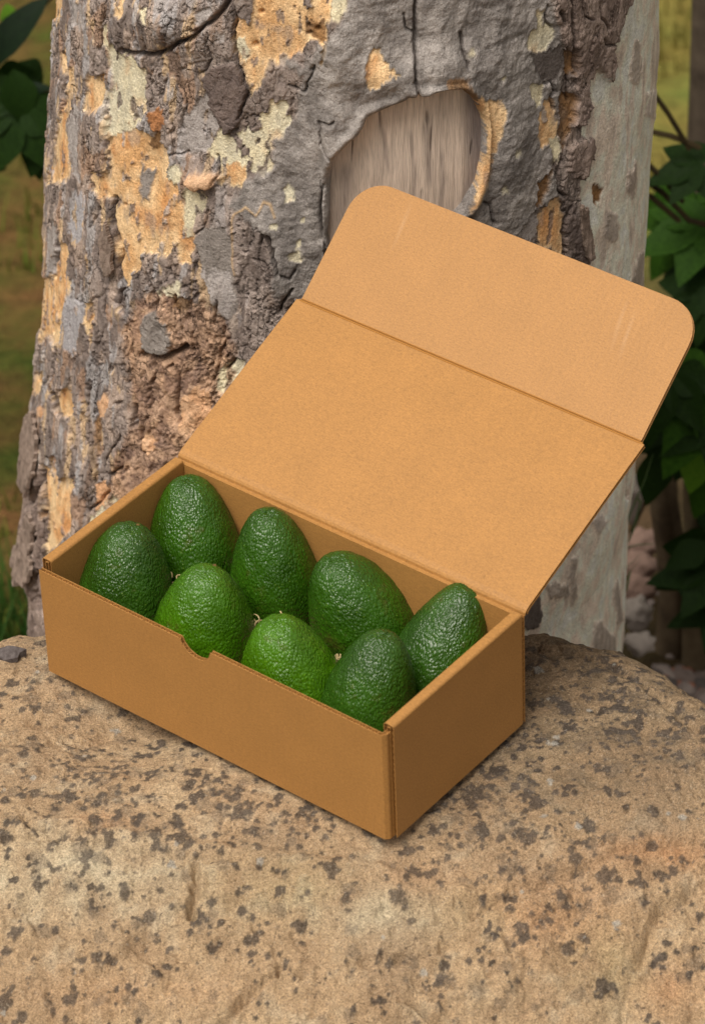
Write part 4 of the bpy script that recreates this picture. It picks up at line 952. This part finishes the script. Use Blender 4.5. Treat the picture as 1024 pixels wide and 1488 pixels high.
def slender(path, label, name='slender_tree', c=((104, 92, 78), (74, 64, 54))):
    V = []; k = 20
    for (x, y, z, r) in path:
        for j in range(k):
            a = 2*PI*j/k; rr = r*(1+.10*math.sin(3*a+z*9)+.06*math.sin(7*a+z*23)); V.append((x+rr*math.cos(a), y+rr*math.sin(a), z))
    root = empty(name, Matrix.Translation(path[0][:3])); tag(root, label, 'tree')
    o = mesh_np('trunk', np.array(V), grid_faces(len(path), k, True), mat_plain('dull_bark', lin(*c[0])*.8, lin(*c[1])*.8, 24, .9, .15, .006)); o.parent = root; o.matrix_parent_inverse = root.matrix_world.inverted()
    return root
def build_slender():
    p0 = on_y(1046, 0, 1.55); p1 = on_y(1038, 230, 1.55); p2 = on_y(1030, 900, 1.2)
    q = lambda a, b, t: np.array(a)*(1-t)+np.array(b)*t
    path = []
    top = p0+(p0-p1)*5
    for t in np.linspace(0, 1, 14):
        c = q((p1[0]-.005, 1.55, -1.1), top, t); path.append((c[0], c[1], c[2], .036-.012*t))
    slender(path, 'slim grey brown tree trunk at the top right behind the leaves')
    b0 = on_y(978, 945, 1.06); b1 = on_y(968, 640, 1.06)
    path = [(*(q(b0, b1, t)+np.array([.006*math.sin(t*6), 0, 0])), .015+.006*(1-t)**2) for t in np.linspace(-.25, 1.3, 14)]
    slender(path, 'short dull brown stem standing in shade above the pebbles', 'shrub_trunk', ((142, 124, 98), (88, 74, 58)))
    b0 = on_y(1016, 960, 1.02); b1 = on_y(1008, 640, 1.02)
    path = [(*q(b0, b1, t), .013+.005*(1-t)**2) for t in np.linspace(-.25, 1.3, 12)]
    slender(path, 'thin pale brown stem at the right edge above the pebbles', 'shrub_trunk', ((150, 132, 104), (94, 82, 62)))
build_slender()

M_LEAF = [mat_plain('leaf_green', lin(*a)*.8, lin(*b)*.8, 22, .6, .14, .001, .35) for a, b in (((46, 80, 18), (66, 106, 28)), ((26, 48, 12), (40, 66, 18)), ((18, 34, 18), (26, 46, 22)), ((92, 142, 36), (116, 160, 48)))]
def leaf_mesh(kind, seed):
    r = random.Random(seed); bm = bmesh.new()
    def blade(ang, ln, wd, x0=0, y0=0):
        n = 9; vs = []
        for i in range(n):
            t = i/(n-1); w = wd*(math.sin(PI*t**.8)**.9)*(1+.08*math.sin(t*40)); yy = ln*t; zz = -.22*ln*t*t
            row = []
            for s in (-1, -.5, 0, .5, 1):
                lx = s*w; lz = zz+.16*abs(s)*w
                row.append(bm.verts.new((x0+lx*math.cos(ang)+yy*math.sin(ang), y0-lx*math.sin(ang)+yy*math.cos(ang), lz)))
            vs.append(row)
        for i in range(n-1):
            for k in range(4): bm.faces.new((vs[i][k], vs[i][k+1], vs[i+1][k+1], vs[i+1][k]))
    if kind == 'lobed':
        for a, ln in ((0, 1.0), (.75, .85), (-.75, .85), (1.5, .6), (-1.5, .6)): blade(a+r.uniform(-.08, .08), ln, .24)
    elif kind == 'oval': blade(0, 1, .30)
    else: blade(0, 1, .13)
    me = bpy.data.meshes.new('leaf'); bm.to_mesh(me); bm.free(); me.polygons.foreach_set('use_smooth', np.ones(len(me.polygons), bool)); return me
LEAF = {k: [leaf_mesh(k, i) for i in range(3)] for k in ('lobed', 'oval', 'long')}
LM = {}
def leaf_data(kind, i, m):
    if (kind, i, m) not in LM:
        me = LEAF[kind][i].copy(); me.materials.append(M_LEAF[m]); LM[(kind, i, m)] = me
    return LM[(kind, i, m)]
def put_leaf(root, kind, m, pos, direc, up, size):
    y = Vector(direc).normalized(); z = Vector(up); z = (z-y*z.dot(y)).normalized(); x = y.cross(z)
    M = Matrix(((x.x, y.x, z.x, pos[0]), (x.y, y.y, z.y, pos[1]), (x.z, y.z, z.z, pos[2]), (0, 0, 0, 1))) @ Matrix.Scale(size, 4)
    o = link(bpy.data.objects.new('leaf', leaf_data(kind, random.randrange(3), m))); o.parent = root; o.matrix_parent_inverse = root.matrix_world.inverted(); o.matrix_world = M
def tube(name, pts, r, m, root):
    V = []; k = 6
    for i, p in enumerate(pts):
        for j in range(k): a = 2*PI*j/k; V.append((p[0]+r*math.cos(a), p[1]+r*math.sin(a)*.6, p[2]+r*math.sin(a)*.8))
    o = mesh_np(name, np.array(V), grid_faces(len(pts), k, True), m); o.parent = root; o.matrix_parent_inverse = root.matrix_world.inverted()
M_STEM = mat_plain('stem', lin(70, 58, 34), lin(48, 40, 26), 40, .8, .2, .001)
CR = np.array(RM.to_3x3())[:, 0]; CU = np.array(RM.to_3x3())[:, 1]; CB = np.array(RM.to_3x3())[:, 2]
def shrub(label, Y, leaves, stems, basepx, name='leafy_shrub'):
    b = on_y(*basepx, Y); root = empty(name, Matrix.Translation(Vector((b[0], b[1], float(ground_z(b[0], b[1])))))); tag(root, label, 'shrub')
    for (kind, m, u, v, du, dv, size, tilt) in leaves:
        yy = (Y if v < 520 or Y > 1.3 else .97)+random.uniform(-.06, .06)
        p = on_y(u, v, yy); d = CR*du-CU*dv+CB*random.uniform(-.3, .1); up = CB*(1-tilt)+np.array([0, 0, 1])*.9+CR*random.uniform(-.5, .5)
        put_leaf(root, kind, m, p, d, up, size*(1.07 if Y < 1.3 else 1.1))
    for pts in stems: tube('stem', [on_y(u, v, Y) for u, v in pts], .0032, M_STEM, root)
random.seed(3)
Lr = [('lobed', 0, 1015, 590, -.5, .7, .085, .2), ('lobed', 3, 1035, 600, -.35, 1, .085, .2), ('lobed', 1, 985, 560, -.5, .9, .075, .3), ('oval', 1, 955, 650, -.1, 1, .06, .3),  # kind, material, base px, direction (right, down), size
 ('lobed', 0, 1030, 325, -1, .35, .085, .2), ('lobed', 0, 1010, 300, -.5, .8, .095, .3), ('lobed', 1, 1020, 240, -.9, .15, .06, .3), ('lobed', 0, 1035, 560, -.55, .9, .10, .2), ('oval', 3, 1020, 640, -.2, 1, .055, .2),
 ('lobed', 1, 1000, 470, -.8, .6, .075, .5), ('lobed', 1, 975, 540, -.3, .9, .075, .5), ('oval', 1, 1000, 430, -.6, .9, .07, .5), ('lobed', 1, 1030, 420, -.7, .5, .07, .3), ('lobed', 1, 1020, 640, -.9, .1, .06, .4),
 ('oval', 1, 960, 610, .1, 1, .06, .5), ('oval', 3, 985, 520, -.6, .5, .035, .2), ('lobed', 1, 1050, 380, -.6, .7, .08, .2), ('lobed', 1, 1060, 500, -.8, .2, .08, .2), ('oval', 0, 1035, 690, -.4, .8, .05, .2),
 ('oval', 1, 985, 590, -.5, .5, .06, .2), ('lobed', 1, 1040, 830, -.8, .1, .07, .2), ('lobed', 1, 1050, 880, -.8, .3, .06, .2), ('oval', 1, 1030, 790, -.6, .3, .05, .2)]
for k in range(22): Lr.append(('lobed' if k % 2 else 'oval', 1, random.uniform(1040, 1260), random.uniform(120, 900), random.uniform(-1, 1), random.uniform(-.3, 1), random.uniform(.06, .1), .2))
shrub('green lobed leaf shrub at the right edge behind the gum tree', 1.22, Lr, [
 [(945, 130), (970, 165), (985, 190), (1000, 215)], [(940, 190), (975, 198), (1015, 214)], [(940, 238), (965, 262), (990, 292)], [(936, 262), (962, 280), (1000, 320), (1040, 330)], [(944, 285), (985, 320)], [(1024, 590), (985, 620), (965, 660), (940, 720), (915, 775)], [(1040, 260), (1046, 560), (1040, 900)]], (1040, 960))
Ll = [('long', 2, 72, -5, -.75, .7, .125, .2), ('long', 2, 78, 128, -1, .0, .06, .2), ('lobed', 1, 62, 130, -.7, .8, .085, .2), ('lobed', 1, 30, 150, -.4, .9, .09, .2), ('oval', 1, 70, 160, -.3, 1, .07, .2), ('oval', 1, 50, 190, .1, 1, .05, .2),
      ('oval', 3, -5, 125, .8, -.2, .03, .2), ('oval', 3, 10, 5, .2, .9, .03, .2), ('lobed', 1, -10, 120, .2, .9, .08, .2), ('oval', 1, 20, 100, .2, 1, .06, .4), ('oval', 0, 15, 170, -.2, .9, .05, .2)]
for k in range(34): Ll.append(('lobed' if k % 2 else 'long', 1, random.uniform(-260, -30), random.uniform(-120, 260), random.uniform(-1, 1), random.uniform(-.3, 1), random.uniform(.06, .1), .2))
shrub('dark green shrub with long leaves at the left edge behind the gum tree', 1.45, Ll, [[(80, -10), (40, 30), (-20, 70)], [(70, 130), (20, 128), (-40, 140)], [(-40, 40), (-45, 300), (-40, 760)]], (-40, 760))

def build_grass():
    V = []; Fq = []
    M = [mat_plain('grass', lin(*a), lin(*b), 8, .7, .2, .001, .2) for a, b in (((74, 92, 30), (112, 112, 46)), ((104, 106, 48), (130, 118, 60)), ((40, 70, 22), (66, 96, 34)))]
    def tuft(sel, n, xr, yr, hr, dens=None):
        V = []; Fq = []
        for k in range(n):
            x = rng.uniform(*xr); y = rng.uniform(*yr)
            if dens and pn2(np.array([x*dens]), np.array([y*dens]), 90+sel)[0] < .05: continue
            z = float(ground_z(x, y)); h = rng.uniform(*hr); a = rng.uniform(0, 6.28); w = rng.uniform(.0012, .003); ln = rng.uniform(.1, .7)*h
            c, s = math.cos(a), math.sin(a); b = len(V)
            for t in (0, .5, 1):
                ww = w*(1-t*.95); cx, cy = x+c*ln*t*t, y+s*ln*t*t
                V += [(cx-s*ww, cy+c*ww, z+h*t), (cx+s*ww, cy-c*ww, z+h*t)]
            Fq += [(b, b+1, b+3, b+2), (b+2, b+3, b+5, b+4)]
        return np.array(V), np.array(Fq), M[sel]
    for nm, lab, args in (('grass', 'short green and brown grass on the ground left of the tree', (0, 5200, (-.75, -.05), (.75, 2.6), (.015, .06), 5)), ('dry_grass', 'dry yellow grass on the ground beyond the tree at right', (1, 5200, (.12, 1.0), (1.9, 3.4), (.02, .07), 4)), ('low_weeds', 'dark green low weeds left of the foot of the tree', (2, 5200, (-.7, -.10), (.55, 1.25), (.02, .09), None))):
        tag(mesh_np(nm, *args_to(tuft, args)), lab, 'grass', kind='stuff')
def args_to(f, a):
    v, q, m = f(*a); return v, q, m
build_grass()
def build_blades():
    M = mat_plain('grass_blade', lin(70, 96, 62), lin(96, 120, 70), 30, .5, .3, .0005, .2)
    root_p = on_y(905, 850, .90); root = empty('grass_tuft', Matrix.Translation(Vector(root_p))); tag(root, 'tuft of long thin grass blades beside the right side of the gum tree', 'grass tuft')
    for pts in ([(900, 790), (915, 745), (935, 700), (948, 660)], [(905, 800), (918, 775), (930, 730), (925, 722)], [(903, 797), (925, 792), (950, 790)], [(905, 830), (930, 805), (952, 792)], [(900, 770), (912, 735), (920, 705)], [(908, 860), (915, 830), (930, 812)]):
        n = len(pts); P = [on_y(u, v, .90) for u, v in pts]; V = []
        for i, p in enumerate(P):
            w = .0028*(1-.8*i/(n-1)); V += [p-CR*w*.7-CU*w*.5, p+CB*w*.6, p+CR*w*.7+CU*w*.5]
        Fq = []
        for i in range(n-1):
            for k in range(2): Fq.append((i*3+k, i*3+k+1, i*3+k+4, i*3+k+3))
        o = mesh_np('blade', np.array(V), np.array(Fq), M); o.parent = root; o.matrix_parent_inverse = root.matrix_world.inverted()
build_blades()
